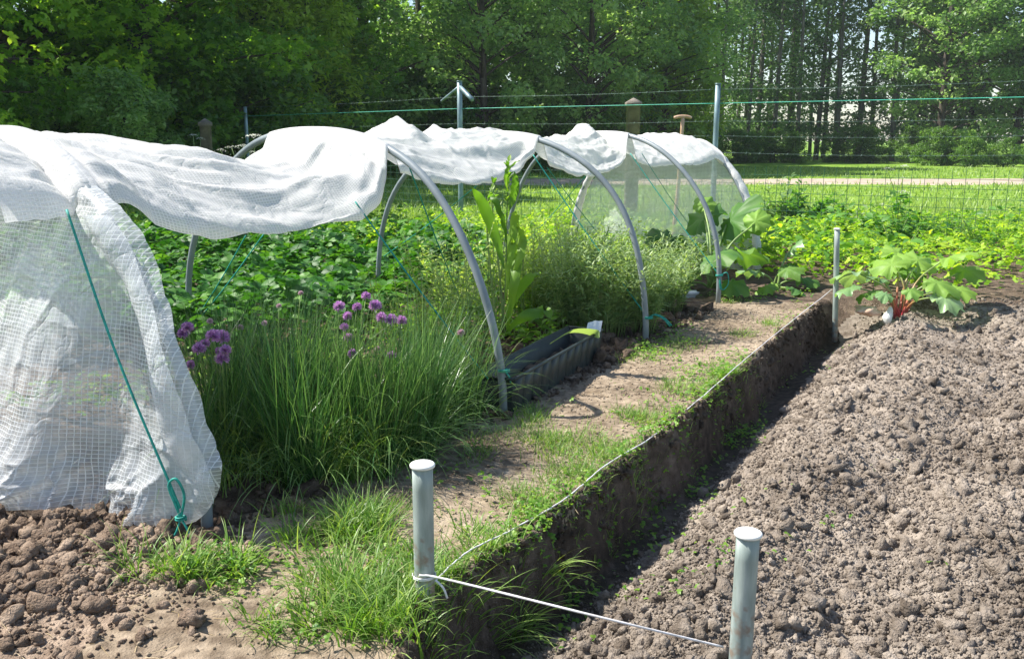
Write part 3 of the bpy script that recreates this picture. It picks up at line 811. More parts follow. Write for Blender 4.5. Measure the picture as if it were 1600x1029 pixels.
# ------------------------------------------------------------------ twine
def cord(name, pts, rad, mat, label, cat, n=40, sag=0, group=None, jit=.0):
    P = spline(pts, n) if len(pts) > 2 else np.linspace(pts[0], pts[1], n)
    if sag: P[:, 2] -= sag * np.sin(np.linspace(0, math.pi, n))
    if jit: P += np.random.default_rng(len(label)).normal(0, jit, P.shape)
    b = Bag(); add_tube(b, P, rad, 6)
    o = link(name, b.mesh(name, P[0], True), mat); o.location = P[0]
    return tag(o, label, cat, group)

def knot(c, r=.02, tails=(), parent=None, loop=None, name='knot'):
    b = Bag(); th = np.linspace(0, 4 * math.pi, 40)
    P = np.stack([c[0] + (r + .002) * np.cos(th), c[1] + (r + .002) * np.sin(th), c[2] + .012 * th / 12 - .006], -1)
    add_tube(b, P, .0032, 6)
    for tl in tails: add_tube(b, spline([c + np.array(q) for q in tl], 14), np.linspace(.003, .0045, 14), 6)
    if loop is not None: add_tube(b, spline([c + np.array(q) for q in loop], 24), .004, 6)
    o = link(name, b.mesh(name, c if parent is None else parent.location, True), M['twine'], parent)
    if parent is None: o.location = c
    return o

G = 'green twines lashed over the tunnel'
nr1 = np.array([-.63, -.77, 0]) * .09
f1 = hoop_pt(0, .0)
c1 = cord('twine', [plane_pt(0, .20, .94) + nr1 * 1.3, plane_pt(0, .10, .53) + nr1 * 1.3, plane_pt(0, .0, .10) + nr1 * .9], .0042, M['twine'],
          'thick green twine running down the outside of the near end sheet', 'twine', group=G)
kk = plane_pt(0, .0, .07) + nr1 * .9
knot(kk, .012, [[(0, 0, 0), (-.02, -.01, -.05), (-.07, -.02, -.08), (-.11, -.03, -.075)], [(0, 0, 0), (.02, -.01, -.03), (.035, -.02, -.07)]], c1,
     loop=[(0, 0, 0), (.015, 0, .07), (-.005, 0, .12), (-.028, 0, .10), (-.012, 0, .04), (0, 0, 0)])
tw = [((555, 315), 3.75, (763, 592), 3.72, 'green twine slanting from the sagging cover to the planter hoop foot'),
      ((640, 262), 4.15, (720, 470), 5.0, 'green twine crossing behind the planter hoop through the spindly plants'),
      ((745, 290), 5.2, (600, 400), 6.3, 'thin green twine slanting down left beneath the cover, above the strawberry leaves'),
      ((833, 242), 5.5, (1012, 496), 5.15, 'green twine slanting to the twine tail hoop foot'),
      ((855, 262), 5.9, (965, 400), 6.5, 'thin green twine behind the middle hoop over the feathery plants'),
      ((985, 240), 6.9, (1124, 430), 6.42, 'green twine slanting down to the knotted hoop in front of the rhubarb'),
      ((1003, 240), 7.2, (1090, 370), 7.9, 'thin green twine in front of the far end sheet'),
      ((412, 366), 4.6, (303, 508), 5.0, 'bright green twine slanting down left behind the chives, the right one of a pair'),
      ((384, 368), 4.7, (305, 500), 5.1, 'bright green twine slanting down left behind the chives, the left one of a pair'),
      ((915, 275), 6.6, (815, 385), 7.4, 'thin green twine slanting down left beneath the cover behind the tall dock')]
TW = []
for a, da, b, db, lb in tw:
    TW.append(cord('twine', [atd(*a, da), atd(*b, db)], .0034 if 'thin' not in lb else .0025, M['twine'], lb, 'twine', group=G, sag=.012))
knot(HOOPP[1][0] + np.array([0, 0, .27]), .021, [[(0, 0, 0), (.02, -.01, -.02), (.03, -.01, -.05)]], TW[0])
k3 = atd(1013, 496, 5.14)
knot(k3, .022, [[(0, 0, 0), (.04, -.01, .02), (.09, -.02, .0), (.13, -.03, -.04)], [(0, 0, 0), (.03, -.02, .02), (.08, -.03, -.0), (.12, -.03, -.045)]], TW[3])
k4 = atd(1124, 430, 6.42)
knot(k4, .022, [[(0, 0, 0), (.0, -.02, -.06), (.01, -.02, -.10)]], TW[5], loop=[(0, 0, 0), (.05, -.02, .02), (.06, -.02, -.06), (.02, -.02, -.1), (0, -.02, -.02)])

# ------------------------------------------------------------------ stakes and the marking string
def stake(px, top, base, D, r, lean, label):
    pt = atd(px[0], top, D); pb = atd(px[1], base, D); pb[2] = min(pb[2], float(H(pb[0], pb[1])) - .06)
    t = empty('marking_stake', (pb[0], pb[1], pb[2]), label, 'stake', 'grey tubular stakes marking out the dug bed')
    b = Bag(); add_tube(b, np.linspace(pb, pt, 8), r, 24); b.build('shaft', M['stake'], t, pb, True)
    b = Bag(); up = np.array([0, 0, 1.])
    add_tube(b, np.array([pt - up * .004, pt - up * .002, pt + up * .003, pt + up * .006, pt + up * .0075]), np.array([r * 1.02, r * 1.2, r * 1.22, r * 1.1, r * .7]), 24)
    b.build('cap', M['cap'], t, pb, True)
    return pb, pt
D1 = at(663, 945)[1]
s1b, s1t = stake((660, 664), 727, 945, D1, .0255, 0, 'short grey tube stake with pale cap standing in the grass beside the path')
D2 = 1.93
s2b, s2t = stake((1169, 1155), 834, 1050, D2, .0262, 0, 'short grey tube stake with pale cap in front of the dug soil')
D3 = at(1308, 478)[1]
s3b, s3t = stake((1308, 1309), 358, 478, D3, .0185, 0, 'slim grey stake at the far corner of the dug bed beside the rhubarb')
edge_pts = [atd(1300, 452, D3 - .02)] + [np.array([*at(px, py)[:2], max(float(H(*at(px, py)[:2])), -.02) + .03 + .008 * (i % 2)]) for i, (px, py) in enumerate([(1232, 516), (1165, 573), (1095, 630), (1020, 688), (950, 743), (880, 795), (800, 845), (730, 888)])] + [atd(676, 910, D1)]
cord('marking_string', edge_pts, .0022, M['string'], 'pale string pegged along the cut edge between path and trench', 'string', 90, jit=.0006)
o = cord('marking_string', [atd(655, 898, D1 - .03), atd(700, 905, D1 - .05), atd(940, 964, D1 - .2), atd(1130, 1010, D2 + .03)], .0028, M['string'],
         'white string stretched from the near grassy stake across the trench towards the front stake', 'string', 40)
b = Bag(); th = np.linspace(0, 4 * math.pi, 40); c_ = atd(663, 900, D1)
add_tube(b, np.stack([c_[0] + .0285 * np.cos(th), c_[1] + .0285 * np.sin(th), c_[2] + .0006 * th], -1), .0022, 6)
add_tube(b, spline([c_ + np.array(q) for q in [(.03, -.02, 0), (.05, -.04, -.01), (.06, -.045, -.035)]], 10), .003, 6)
b.build('knot', M['string'], o, np.array(o.location), True)

# wooden stake just inside the near sheet
pb = plane_pt(0, .045, -.05) + np.array([.0, .03, 0]); pt = pb + np.array([0, .01, .44])
b = Bag(); add_tube(b, np.linspace(pb, pt, 6), [.021, .021, .02, .02, .019, .012], 10)
o = link('wooden_stake', b.mesh('wooden_stake', pb, False), M['greywood']); o.location = pb
tag(o, 'weathered wooden stake seen through the lower corner of the near end sheet', 'stake')

# ------------------------------------------------------------------ planter
def planter():
    A = at(797, 646); B = at(933, 560)
    A, B = A[:2], B[:2]
    d = B - A; Lg = np.linalg.norm(d); d /= Lg; nl = np.array([-d[1], d[0]])      # towards the left
    t = empty('planter_trough', (A[0], A[1], 0), 'long dark green plastic planter trough lying beside the path between two hoops', 'planter')
    org = np.array([A[0], A[1], 0.0])
    Hh, Wb, Wt = .155, .15, .185
    def P(l, w, z):
        q = A + d * l + nl * w; return np.array([q[0], q[1], z])
    bag = Bag()
    # ribbed front and back walls (rows of outset panels), with real thickness
    def wall(side):
        ls = []; np_ = 11; m = .006
        for i in range(np_):
            l0 = Lg * i / np_; l1 = Lg * (i + 1) / np_
            ls += [(l0, -.002), (l0 + .010, -.002), (l0 + .014, .010), (l1 - .005, .010), (l1 - .001, -.002)]
        ls = np.array(ls); n = len(ls)
        V = []
        for (z, e) in ((0.0, 0.0), (Hh * .55, .5), (Hh, 1.0)):
            for (l, o_) in ls:
                w0 = -(.0175 * e) - o_ if side == 0 else Wb + .0175 * e + o_
                V.append(P(l, w0, z))
        for (z, e) in ((Hh, 1.0), (0.01, 0.0)):
            for (l, o_) in ls:
                w0 = -(.0175 * e) + m if side == 0 else Wb + .0175 * e - m
                V.append(P(l, w0, z))
        bag.add(np.array(V), grid_faces(5, n), .5)
    wall(0); wall(1)
    # end walls
    for (l, o_) in ((0.0, -.008), (Lg, .008)):
        V = []
        for (z, e) in ((0, 0), (Hh, 1.0)):
            for w in np.linspace(-.0175 * e, Wb + .0175 * e, 8): V.append(P(l + o_ * e * 1.5, w, z))
        for (z, e) in ((Hh, 1.0), (0.0, 0)):
            for w in np.linspace(-.0175 * e, Wb + .0175 * e, 8): V.append(P(l + o_ * e * 1.5 - np.sign(o_) * .006, w, z))
        bag.add(np.array(V), grid_faces(4, 8), .5)
    bag.build('trough', M['planter'], t, org)
    b = Bag()
    lp = [P(-.012, -.022, Hh), P(Lg + .012, -.022, Hh), P(Lg + .012, Wb + .022, Hh), P(-.012, Wb + .022, Hh)]
    for i in range(4): add_tube(b, np.linspace(lp[i], lp[(i + 1) % 4], 8), .0075, 8)
    b.build('rim', M['planter'], t, org, True)
    ls = np.linspace(.01, Lg - .01, 60); ws = np.linspace(.006, Wb - .006, 14)
    L_, W_ = np.meshgrid(ls, ws, indexing='ij')
    V = np.stack([A[0] + d[0] * L_ + nl[0] * W_, A[1] + d[1] * L_ + nl[1] * W_, .055 + .06 * fbm(L_ * 12, W_ * 12, 401) - .02], -1)
    b = Bag(); b.add(V.reshape(-1, 3), grid_faces(60, 14)); b.build('potting_soil', M['damp'], t, org, True)
    # paper tag leaning on the far end
    c = P(Lg - .10, .03, Hh + .005); V = []
    for i in range(5):
        for j in range(5):
            V.append(c + np.array([.078 * (i / 4) + .012 * (j / 4), .02 * (i / 4) + .02 * (j / 4), -.012 + .062 * (j / 4) + .018 * (i / 4) + .004 * math.sin(i * 2 + j) - .012 * (i / 4)]))
    b = Bag(); b.add(np.array(V), grid_faces(5, 5)); o = b.build('paper_tag', M['paper'], None, c); o.location = c
    tag(o, 'pale blue white paper tag stuck in the far end of the dark planter', 'paper tag')
    return P, Lg, Hh
PP, PL, PH = planter()
# withered leaf lying over the planter rim
c0 = PP(PL - .42, .10, PH + .0); c1_ = PP(PL - .13, -.02, PH + .012)
P_ = spline([c0, (c0 + c1_) / 2 + np.array([0, 0, .035]), c1_, c1_ + np.array([.03, -.03, -.02])], 16)
b = Bag(); side = np.array([.5, -.3, .5]); side /= np.linalg.norm(side)
wd = np.interp(np.linspace(0, 1, 16), [0, .3, .75, 1], [.003, .012, .026, .003])
V = np.stack([P_ - side * wd[:, None], P_, P_ + side * wd[:, None] + np.array([0, 0, .004])], 1).reshape(-1, 3)
b.add(V, grid_faces(16, 3), .8)
o = b.build('fallen_leaf', M['feather'], None, c0, True); o.location = c0
tag(o, 'pale limp leaf hanging over the rim of the planter', 'leaf')

# ------------------------------------------------------------------ stones
def stone(px, py, D, r, mat, label, seed, sc=(1, 1, 1)):
    p = atd(px, py, D)
    V = lump(ICO3[0], seed, .3) * np.array(sc) * r
    b = Bag(); V = V * (1 + .06 * (fbm(V[:, 0] * 60, V[:, 1] * 60 + V[:, 2] * 45, seed)[:, None] - .5)); b.add(V, ICO3[1]); o = b.build('stone', mat, None, (0, 0, 0), False); o.location = p
    tag(o, label, 'stone')
stone(1352, 483, at(1352, 483)[1] - .05, .062, M['stone'], 'orange brown flat stone at the edge of the dug bed', 5, (1.4, 1, .6))
stone(1389, 490, at(1389, 487)[1] - .05, .038, M['whitestone'], 'pointed whitish stone under the red stalked rhubarb', 8, (.7, .7, 1.3))
stone(1076, 461, at(1076, 464)[1], .05, M['bluestone'], 'blue grey stone at the foot of the feathery plants', 9, (1.4, 1, .6))
stone(1452, 455, at(1450, 470)[1], .034, M['whitestone'], 'pale pinkish stone behind the red stalked rhubarb', 12, (.7, .7, 1.5))

# ------------------------------------------------------------------ grass and small weeds
def zg(x, y): return H(x, y)

def tufts(spots, name, label, mat, nper=70, ln=(.06, .16), wd=.0035, spread=.09, curl=(.5, 1.6)):
    bag = Bag()
    for (px, py, sc, dens) in spots:
        p = at(px, py); m = int(nper * dens)
        x = p[0] + RG.normal(0, spread * sc, m); y = p[1] + RG.normal(0, spread * sc * 1.1, m)
        k = (edge_e(x, y) < .05); x, y = x[k], y[k]; m = len(x)
        if not m: continue
        base = np.stack([x, y, zg(x, y) - .006], -1)
        out = np.arctan2(y - p[1], x - p[0]) + RG.normal(0, .9, m)
        V, F, T = blades(base, RG.uniform(ln[0], ln[1], m) * sc, wd * RG.uniform(.6, 1.2, m), out, RG.uniform(.05, .7, m), RG.uniform(curl[0], curl[1], m), np.clip(RG.normal(.5, .26, m), .0, .95))
        bag.add(V, F, T)
    o = bag.build(name, mat)
    return tag(o, label, 'grass', kind='stuff')

near = []
for _ in range(20): near.append((RG.normal(585, 70), RG.uniform(915, 1000), RG.uniform(.7, 1.1), 1.0))
for _ in range(6): near.append((RG.normal(690, 30), RG.uniform(890, 990), RG.uniform(.6, .9), .8))
for _ in range(8): near.append((RG.normal(560, 40), RG.normal(822, 12), RG.uniform(.6, .95), 1.0))
for _ in range(3): near.append((RG.normal(620, 25), RG.normal(865, 10), RG.uniform(.5, .7), .6))
for _ in range(8): near.append((RG.normal(780, 35), RG.normal(858, 12), RG.uniform(.5, .8), .8))
for _ in range(8): near.append((RG.normal(320, 38), RG.normal(905, 14), RG.uniform(.5, .85), .9))
for _ in range(3): near.append((RG.normal(470, 20), RG.normal(850, 10), RG.uniform(.6, .8), .7))
for _ in range(4): near.append((RG.uniform(380, 500), RG.uniform(960, 1020), RG.uniform(.4, .7), .5))
for _ in range(4): near.append((RG.uniform(420, 620), RG.uniform(785, 810), RG.uniform(.5, .8), .3))
tufts(near, 'foreground_grass', 'lush bright green grass tufts round the near stake and the end sheet', M['grass'], 80, (.04, .19), .0044, .040)
mid = []
for cx_, cy_, w_, h_, q in [(860, 690, 70, 22, 26), (1010, 650, 45, 14, 14), (1120, 595, 55, 22, 22), (940, 705, 60, 16, 14), (830, 655, 25, 18, 10), (890, 740, 45, 20, 12), (990, 560, 25, 8, 6), (1195, 508, 20, 6, 5), (1160, 525, 25, 6, 5), (760, 705, 30, 12, 6), (690, 640, 20, 10, 3),
                           (980, 720, 40, 18, 10), (1060, 540, 20, 10, 7), (1150, 470, 35, 6, 5), (1050, 600, 30, 12, 4), (810, 775, 40, 16, 8), (1200, 560, 20, 10, 5), (950, 765, 30, 14, 6), (600, 800, 60, 16, 8), (900, 745, 60, 18, 8), (1000, 700, 40, 14, 5), (850, 800, 40, 16, 10), (1085, 615, 40, 12, 4)]:
    for _ in range(int(q * 1.3)): mid.append((RG.normal(cx_, w_ * .5), RG.normal(cy_, h_ * .5), RG.uniform(.5, 1.0), .7))
tufts(mid, 'path_grass', 'thin patches of short grass growing on the sandy path', M['grass'], 55, (.025, .085), .0028, .05, (.3, 1.4))
# coarse blades hanging over the trench lip near the front stake
m = 80
q = RG.uniform(0, 1, m); px = 730 + 190 * q; 
B0 = np.array([at(730 + 150 * a, 905 - 75 * a) for a in q]); B0[:, 2] = zg(B0[:, 0], B0[:, 1])
bag = Bag(); V, F, T = blades(B0, RG.uniform(.08, .22, m), .0045, RG.normal(-.15, .5, m), RG.uniform(.5, 1.1, m), RG.uniform(.6, 1.4, m), RG.uniform(.4, .9, m), 8)
bag.add(V, F, T); tag(bag.build('overhanging_grass', M['grass']), 'long pale grass blades drooping over the trench edge by the near stake', 'grass', kind='stuff')

def weeds(spots, name, label, mat, size=(.010, .022), nper=24, spread=.05, hh=.05, wall=False):
    bag = Bag()
    for (px, py, z0, dens) in spots:
        p = at(px, py, z0); m = max(3, int(nper * dens))
        x = p[0] + RG.normal(0, spread, m); y = p[1] + RG.normal(0, spread, m)
        z = zg(x, y) + np.abs(RG.normal(.01, hh * .5, m))
        V, F, T = scatter(T_TRI, np.stack([x, y, z], -1), RG.uniform(0, 6.3, m), RG.uniform(-.1, .7, m), RG.normal(0, .4, m), RG.uniform(*size, m), np.clip(RG.normal(.55, .22, m), 0, 1))
        bag.add(V, F, T)
    return tag(bag.build(name, mat), label, 'weeds', kind='stuff')
sp = []
for _ in range(105):
    a = RG.uniform(0, 1); px = np.interp(a, [0, 1], [800, 1180]); py = np.interp(px, [700, 880, 1020, 1165, 1232, 1300], [912, 800, 692, 577, 520, 466])
    sp.append((px + RG.normal(0, 20), py + RG.normal(0, 12), -.01, RG.uniform(.3, 1.1)))
for _ in range(26): sp.append((RG.uniform(930, 1150), RG.uniform(640, 830), -.12, .2))
for _ in range(45): sp.append((RG.normal(1125, 26), RG.normal(592, 14), 0, .8))
for _ in range(20): sp.append((RG.normal(1250, 30), RG.normal(505, 20), -.02, .4))
for _ in range(24): sp.append((RG.normal(1010, 16), RG.normal(552, 9), 0, .6))
for _ in range(14): sp.append((RG.normal(1060, 18), RG.normal(525, 9), 0, .5))
for _ in range(20): sp.append((RG.normal(1180, 50), RG.normal(462, 5), 0, .6))
for _ in range(130): sp.append((RG.uniform(560, 1150), RG.uniform(520, 900), 0, .22))
for _ in range(30): sp.append((RG.uniform(380, 620), RG.uniform(840, 1000), 0, .4))
for _ in range(20): sp.append((RG.normal(350, 35), RG.normal(895, 12), 0, .7))
for _ in range(7): sp.append((RG.uniform(1180, 1480), RG.uniform(560, 870), -.02, .12))
weeds(sp, 'small_weeds', 'small clover like weeds along the trench edge and on the path', M['weed'], (.010, .024), 20, .035, .04)
# dead straw litter
m = 2600
x = RG.uniform(-1.3, 2.2, m); y = RG.uniform(1.8, 6.3, m); k = (edge_e(x, y) < 0) & (bed_v(x, y) < .5); x, y = x[k], y[k]; m = len(x)
bag = Bag(); V, F, T = blades(np.stack([x, y, zg(x, y) + .003], -1), RG.uniform(.02, .09, m), .002, RG.uniform(0, 6.3, m), RG.uniform(1.35, 1.6, m), RG.uniform(-.2, .2, m), RG.uniform(.2, .8, m), 3)
bag.add(V, F, T); tag(bag.build('dry_straw', M['straw']), 'short dry straw bits scattered on path and bed', 'straw', kind='stuff')

# ------------------------------------------------------------------ chives
fl = [((293, 512), .95), ((286, 521), .9), ((333, 525), 1.1), ((347, 527), 1.2), ((311, 545), 1.0), ((320, 537), .8), ((352, 547), .9), ((342, 549), .7), ((347, 561), 1.1), ((298, 570), .8), ((328, 502), .5), ((375, 512), .6), ((413, 505), .5),
      ((572, 463), .8), ((530, 479), .95), ((558, 480), .8), ((586, 478), 1.05), ((543, 494), .8), ((538, 511), .7), ((545, 528), .85), ((551, 552), .8), ((596, 496), .95), ((611, 500), 1.05), ((627, 501), .95), ((612, 555), .8), ((590, 545), .5), ((720, 520), .75), ((470, 458), .45), ((436, 478), .45)]
pale = {10, 11, 12, 25, 26, 27, 28}
clumps = [((330, 745), 3.0, 'chive clump with large purple flower heads right beside the near end sheet', [0, 1, 2, 3, 4, 5, 6, 7, 8, 9, 10], 1150, .20),
          ((415, 725), 3.15, 'dense chive clump with only pale faded buds in the middle of the row', [11, 12, 27, 28], 1250, .20),
          ((500, 738), 3.1, 'chive clump with a column of purple flower heads above its left half', [13, 14, 15, 17, 18, 19, 20], 1350, .19),
          ((590, 722), 3.2, 'chive clump topped by a row of three purple heads, right of the flower column', [16, 21, 22, 23, 24, 25], 1250, .19),
          ((685, 665), 3.55, 'thin chive clump with one pale head next to the planter hoop', [26], 650, .16)]
def flower_head(r, seed):
    rr = np.random.default_rng(seed); m = 260
    d = rr.normal(size=(m, 3)); d[:, 2] = np.abs(d[:, 2]) * 1.2 - .5; d /= np.linalg.norm(d, axis=1)[:, None]
    az = np.arctan2(d[:, 1], d[:, 0]); pit = np.arcsin(d[:, 2])
    tv = tmpl_leaf((.1, .6, 1, 0), .24, .5, 0)
    V, F, T = scatter(tv, d * .1 * r, az, pit, rr.uniform(0, 6.3, m), r * rr.uniform(.85, 1.1, m), rr.uniform(.1, .9, m))
    return V, F, T
for ci, ((px, py), D, lb, idx, nb, sprd) in enumerate(clumps):
    p = at(px, py); p[2] = float(H(p[0], p[1]))
    t = empty('chive_plant', p, lb, 'chives', 'chive clumps inside the tunnel')
    bag = Bag()
    th = RG.uniform(0, 6.3, nb); rr = sprd * np.sqrt(RG.uniform(0, 1, nb))
    base = np.stack([p[0] + rr * np.cos(th), p[1] + rr * np.sin(th) * 1.1 + .05, np.zeros(nb)], -1)
    nc = 16; cth = RG.uniform(0, 6.3, nc); crr = sprd * np.sqrt(RG.uniform(0, 1, nc)); w_ = RG.integers(0, nc, nb)
    base[:, 0] = p[0] + crr[w_] * np.cos(cth[w_]) + RG.normal(0, .014, nb); base[:, 1] = p[1] + .05 + crr[w_] * np.sin(cth[w_]) * 1.1 + RG.normal(0, .014, nb)
    th = np.where(RG.uniform(size=nb) < .6, RG.uniform(0, 6.3, nb), cth[w_])
    base[:, 2] = zg(base[:, 0], base[:, 1]) - .01
    az = th + RG.normal(0, .7, nb)
    L_ = (.22 + .46 * RG.uniform(0, 1, nb) ** 1.25) * (1.0 if ci < 4 else .8)
    V, F, T = blades(base, L_, RG.uniform(.0028, .0052, nb), az, np.abs(RG.normal(.12, .15, nb)), np.abs(RG.normal(.12, .42, nb)) + (RG.uniform(size=nb) < .12) * 1.1, np.clip(RG.normal(.42, .26, nb), 0, .95), 7)
    bag.add(V, F, T)
    m = nb // 6                                                    # old arching blades flopping outwards
    V, F, T = blades(base[:m], RG.uniform(.3, .5, m), .0045, az[:m], RG.uniform(.3, .8, m), RG.uniform(1.2, 2.1, m), RG.uniform(.3, .9, m), 8)
    bag.add(V, F, T)
    bag.build('leaves', M['chive'], t, p)
    for fi in idx:
        (fx, fy), sc = fl[fi]
        c = atd(fx, fy, D + (.05 if fi % 2 else -.03) - (.12 if fi < 10 else 0))
        V, F, T = flower_head(.021 * sc, fi)
        b = Bag(); b.add(V + c, F, T)
        f = b.build('flower', M['palefl'] if fi in pale else M['chivefl'], t, p)
        if fi in pale: f['label'] = 'pale faded flower head'
        foot = np.array([p[0] + (c[0] - p[0]) * .35, p[1] + .03, p[2]])
        b = Bag(); add_tube(b, spline([foot, (foot + c) / 2 + np.array([(c[0] - foot[0]) * .1, 0, .04]), c], 10), np.linspace(.0028, .0016, 10), 6)
        b.build('stem', M['greenstem'], f, p)

# long arching grass clumps in front of the chives, under the cover
bag = Bag()
for (px, py, m) in [(360, 760, 150), (450, 755, 150), (540, 750, 260), (560, 740, 180), (640, 700, 160), (690, 640, 220), (730, 640, 160), (380, 735, 150), (610, 660, 200), (660, 620, 160)]:
    p = at(px, py); x = p[0] + RG.normal(0, .06, m); y = p[1] + RG.normal(.05, .07, m)
    V, F, T = blades(np.stack([x, y, zg(x, y) - .01], -1), RG.uniform(.15, .42, m), .004, RG.uniform(0, 6.3, m), RG.uniform(.05, .5, m), RG.uniform(.5, 1.9, m), np.clip(RG.normal(.5, .22, m), 0, 1), 8)
    bag.add(V, F, T)
tag(bag.build('arching_grass', M['grass']), 'long arching grass growing through the front of the chive row', 'grass', kind='stuff')

# ------------------------------------------------------------------ generic leafy plants
def leafy(px, py, name, label, cat, mat, nst, hgt, spread, leafn, leaf, tmpl, group=None, stemr=.003, base_r=.08, lean=.35, pit=(.2, .9), stemmat='greenstem', D=None, whorl=0, tint=(.5, .22), curve=.3, bare=.15, z0=None):
    p = at(px, py) if D is None else atd(px, py, D)
    p = np.array([p[0], p[1], float(H(p[0], p[1])) if z0 is None else z0])
    t = empty(name, p, label, cat, group)
    sb = Bag(); lb = Bag()
    for i in range(nst):
        a = RG.uniform(0, 6.3); r = base_r * math.sqrt(RG.uniform(0, 1)); h = hgt * RG.uniform(.55, 1.0)
        b0 = p + np.array([r * math.cos(a), r * math.sin(a), 0]); le = abs(RG.normal(0, lean))
        a2 = a + RG.normal(0, .5); sp_ = spread * RG.uniform(.2, 1)
        pts = spline([b0, b0 + np.array([math.cos(a2) * sp_ * .3, math.sin(a2) * sp_ * .3, h * .5]), b0 + np.array([math.cos(a2) * sp_, math.sin(a2) * sp_, h * (1 - curve * sp_)])], 9)
        add_tube(sb, pts, np.linspace(stemr, stemr * .4, 9), 5)
        m = leafn; s = bare + (1 - bare) * (np.arange(m) + RG.uniform(0, 1, m)) / m
        P = np.stack([np.interp(s * 8, range(9), pts[:, q]) for q in range(3)], -1)
        az = np.arange(m) * 2.4 + RG.normal(0, .4, m)
        sz = leaf * (1.15 - .6 * s) * RG.uniform(.7, 1.2, m)
        V, F, T = scatter(tmpl, P, az, RG.uniform(pit[0], pit[1], m), RG.normal(0, .3, m), sz, np.clip(RG.normal(tint[0], tint[1], m) + .15 * (s - .5), 0, 1))
        lb.add(V, F, T)
    sb.build('stem', M[stemmat], t, p, True)
    lb.build('foliage', mat, t, p)
    return t

# spindly narrow-leaved plants between the chives and the planter
gN = 'spindly narrow leaved plants inside the tunnel'
leafy(632, 612, 'spindly_plant', 'spindly narrow leaved plant right behind the row of three purple chive heads', 'plant', M['olive'], 22, .66, .14, 34, .062, T_FE, gN, .0022, .10, pit=(.1, .9), tint=(.55, .24))
leafy(690, 600, 'spindly_plant', 'tall spindly narrow leaved plant just left of the planter hoop', 'plant', M['olive'], 24, .84, .16, 38, .062, T_FE, gN, .0024, .11, pit=(.1, .9), tint=(.55, .24))
leafy(735, 580, 'spindly_plant', 'spindly narrow leaved plant seen through the planter hoop', 'plant', M['feather'], 22, .76, .16, 34, .055, T_FE, gN, .0022, .10, pit=(.1, .9), tint=(.5, .24))
leafy(662, 650, 'spindly_plant', 'low narrow leaved plant among the long grass left of the planter', 'plant', M['feather'], 14, .40, .14, 24, .05, T_FE, gN, .002, .10, pit=(.1, .9))
leafy(722, 515, 'spindly_plant', 'pale narrow leaved plant farthest back between the chives and the tall dock', 'plant', M['olive'], 20, .66, .16, 30, .06, T_FE, gN, .0022, .12, pit=(.1, .9), tint=(.7, .2))
# feathery grey green bushes
gF = 'feathery grey green bushes behind the planter'
for (px, py, h, lb, mt) in [(840, 505, .66, 'feathery bush behind the middle of the planter, beside the tall dock', 'olive'), (886, 520, .72, 'feathery grey green bush behind the far end of the planter', 'feather'),
                        (940, 525, .74, 'feathery grey green bush left of the twine tail hoop', 'feather'), (992, 518, .68, 'feathery grey green bush leaning over the foot of the twine tail hoop', 'feather'),
                        (1036, 488, .58, 'feathery grey green bush in front of the big rhubarb leaves', 'feather'), (905, 475, .66, 'feathery bush farthest back behind the planter', 'feather')]:
    leafy(px, py, 'feathery_bush', lb, 'bush', M[mt], 105, h, .28, 30, .064, T_FE, gF, .0018, .14, pit=(.0, 1.1), curve=.6, tint=(.68, .24))
# broad leafy things near the bed floor
gB = 'low broad leaved plants in the tunnel bed'
gT = 'tall leafy stems in the middle of the tunnel'
leafy(765, 530, 'leafy_stem_plant', 'tall leafy stems left of the tall dock', 'plant', M['dock'], 7, .78, .10, 14, .09, tmpl_leaf((.2, 1, .8, 0), .24, .3, .3), gT, .004, .06, pit=(.2, 1.1), tint=(.5, .2))
leafy(822, 520, 'leafy_stem_plant', 'tall leafy stems right of the tall dock, before the feathery bushes', 'plant', M['dock'], 8, .72, .12, 14, .085, tmpl_leaf((.2, 1, .8, 0), .24, .3, .3), gT, .004, .07, pit=(.2, 1.1), tint=(.65, .2))
leafy(800, 470, 'leafy_stem_plant', 'light green leafy stems behind the tall dock', 'plant', M['olive'], 16, .66, .2, 18, .07, T_OV, gT, .003, .12, pit=(.1, 1.0), tint=(.75, .2))
leafy(848, 450, 'leafy_stem_plant', 'yellow green leafy stems right behind the dock and left of the feathery bushes', 'plant', M['cover'], 14, .6, .2, 14, .075, T_OV, gT, .003, .12, pit=(.1, 1.0), tint=(.7, .2))
leafy(700, 490, 'leafy_stem_plant', 'light green leafy stems behind the spindly plants', 'plant', M['olive'], 16, .55, .2, 16, .07, T_OV, gT, .003, .14, pit=(.1, 1.0), tint=(.7, .2))
leafy(870, 470, 'leafy_stem_plant', 'yellow green leafy stems showing above the feathery bushes', 'plant', M['cover'], 12, .66, .2, 12, .08, T_OV, gT, .003, .10, pit=(.1, 1.0), tint=(.7, .2))
leafy(955, 465, 'leafy_stem_plant', 'yellow green leafy stems in front of the clear far sheet', 'plant', M['cover'], 10, .70, .2, 12, .08, T_OV, gT, .003, .10, pit=(.1, 1.0), tint=(.75, .2))
for (px, py, h, lb) in [(770, 520, .30, 'low broad leaved plant at the foot of the tall dock'), (700, 525, .26, 'low broad leaved plant behind the spindly plants'), (640, 530, .26, 'low broad leaved plant behind the purple chive heads'), (840, 540, .2, 'low drooping leaves right behind the planter soil'), (820, 470, .35, 'broad leaved plant between the tall dock and the feathery bushes')]:
    leafy(px, py, 'broad_plant', lb, 'plant', M['dock'], 16, h, .18, 6, .085, T_OV, gB, .0025, .14, pit=(-.1, .8))

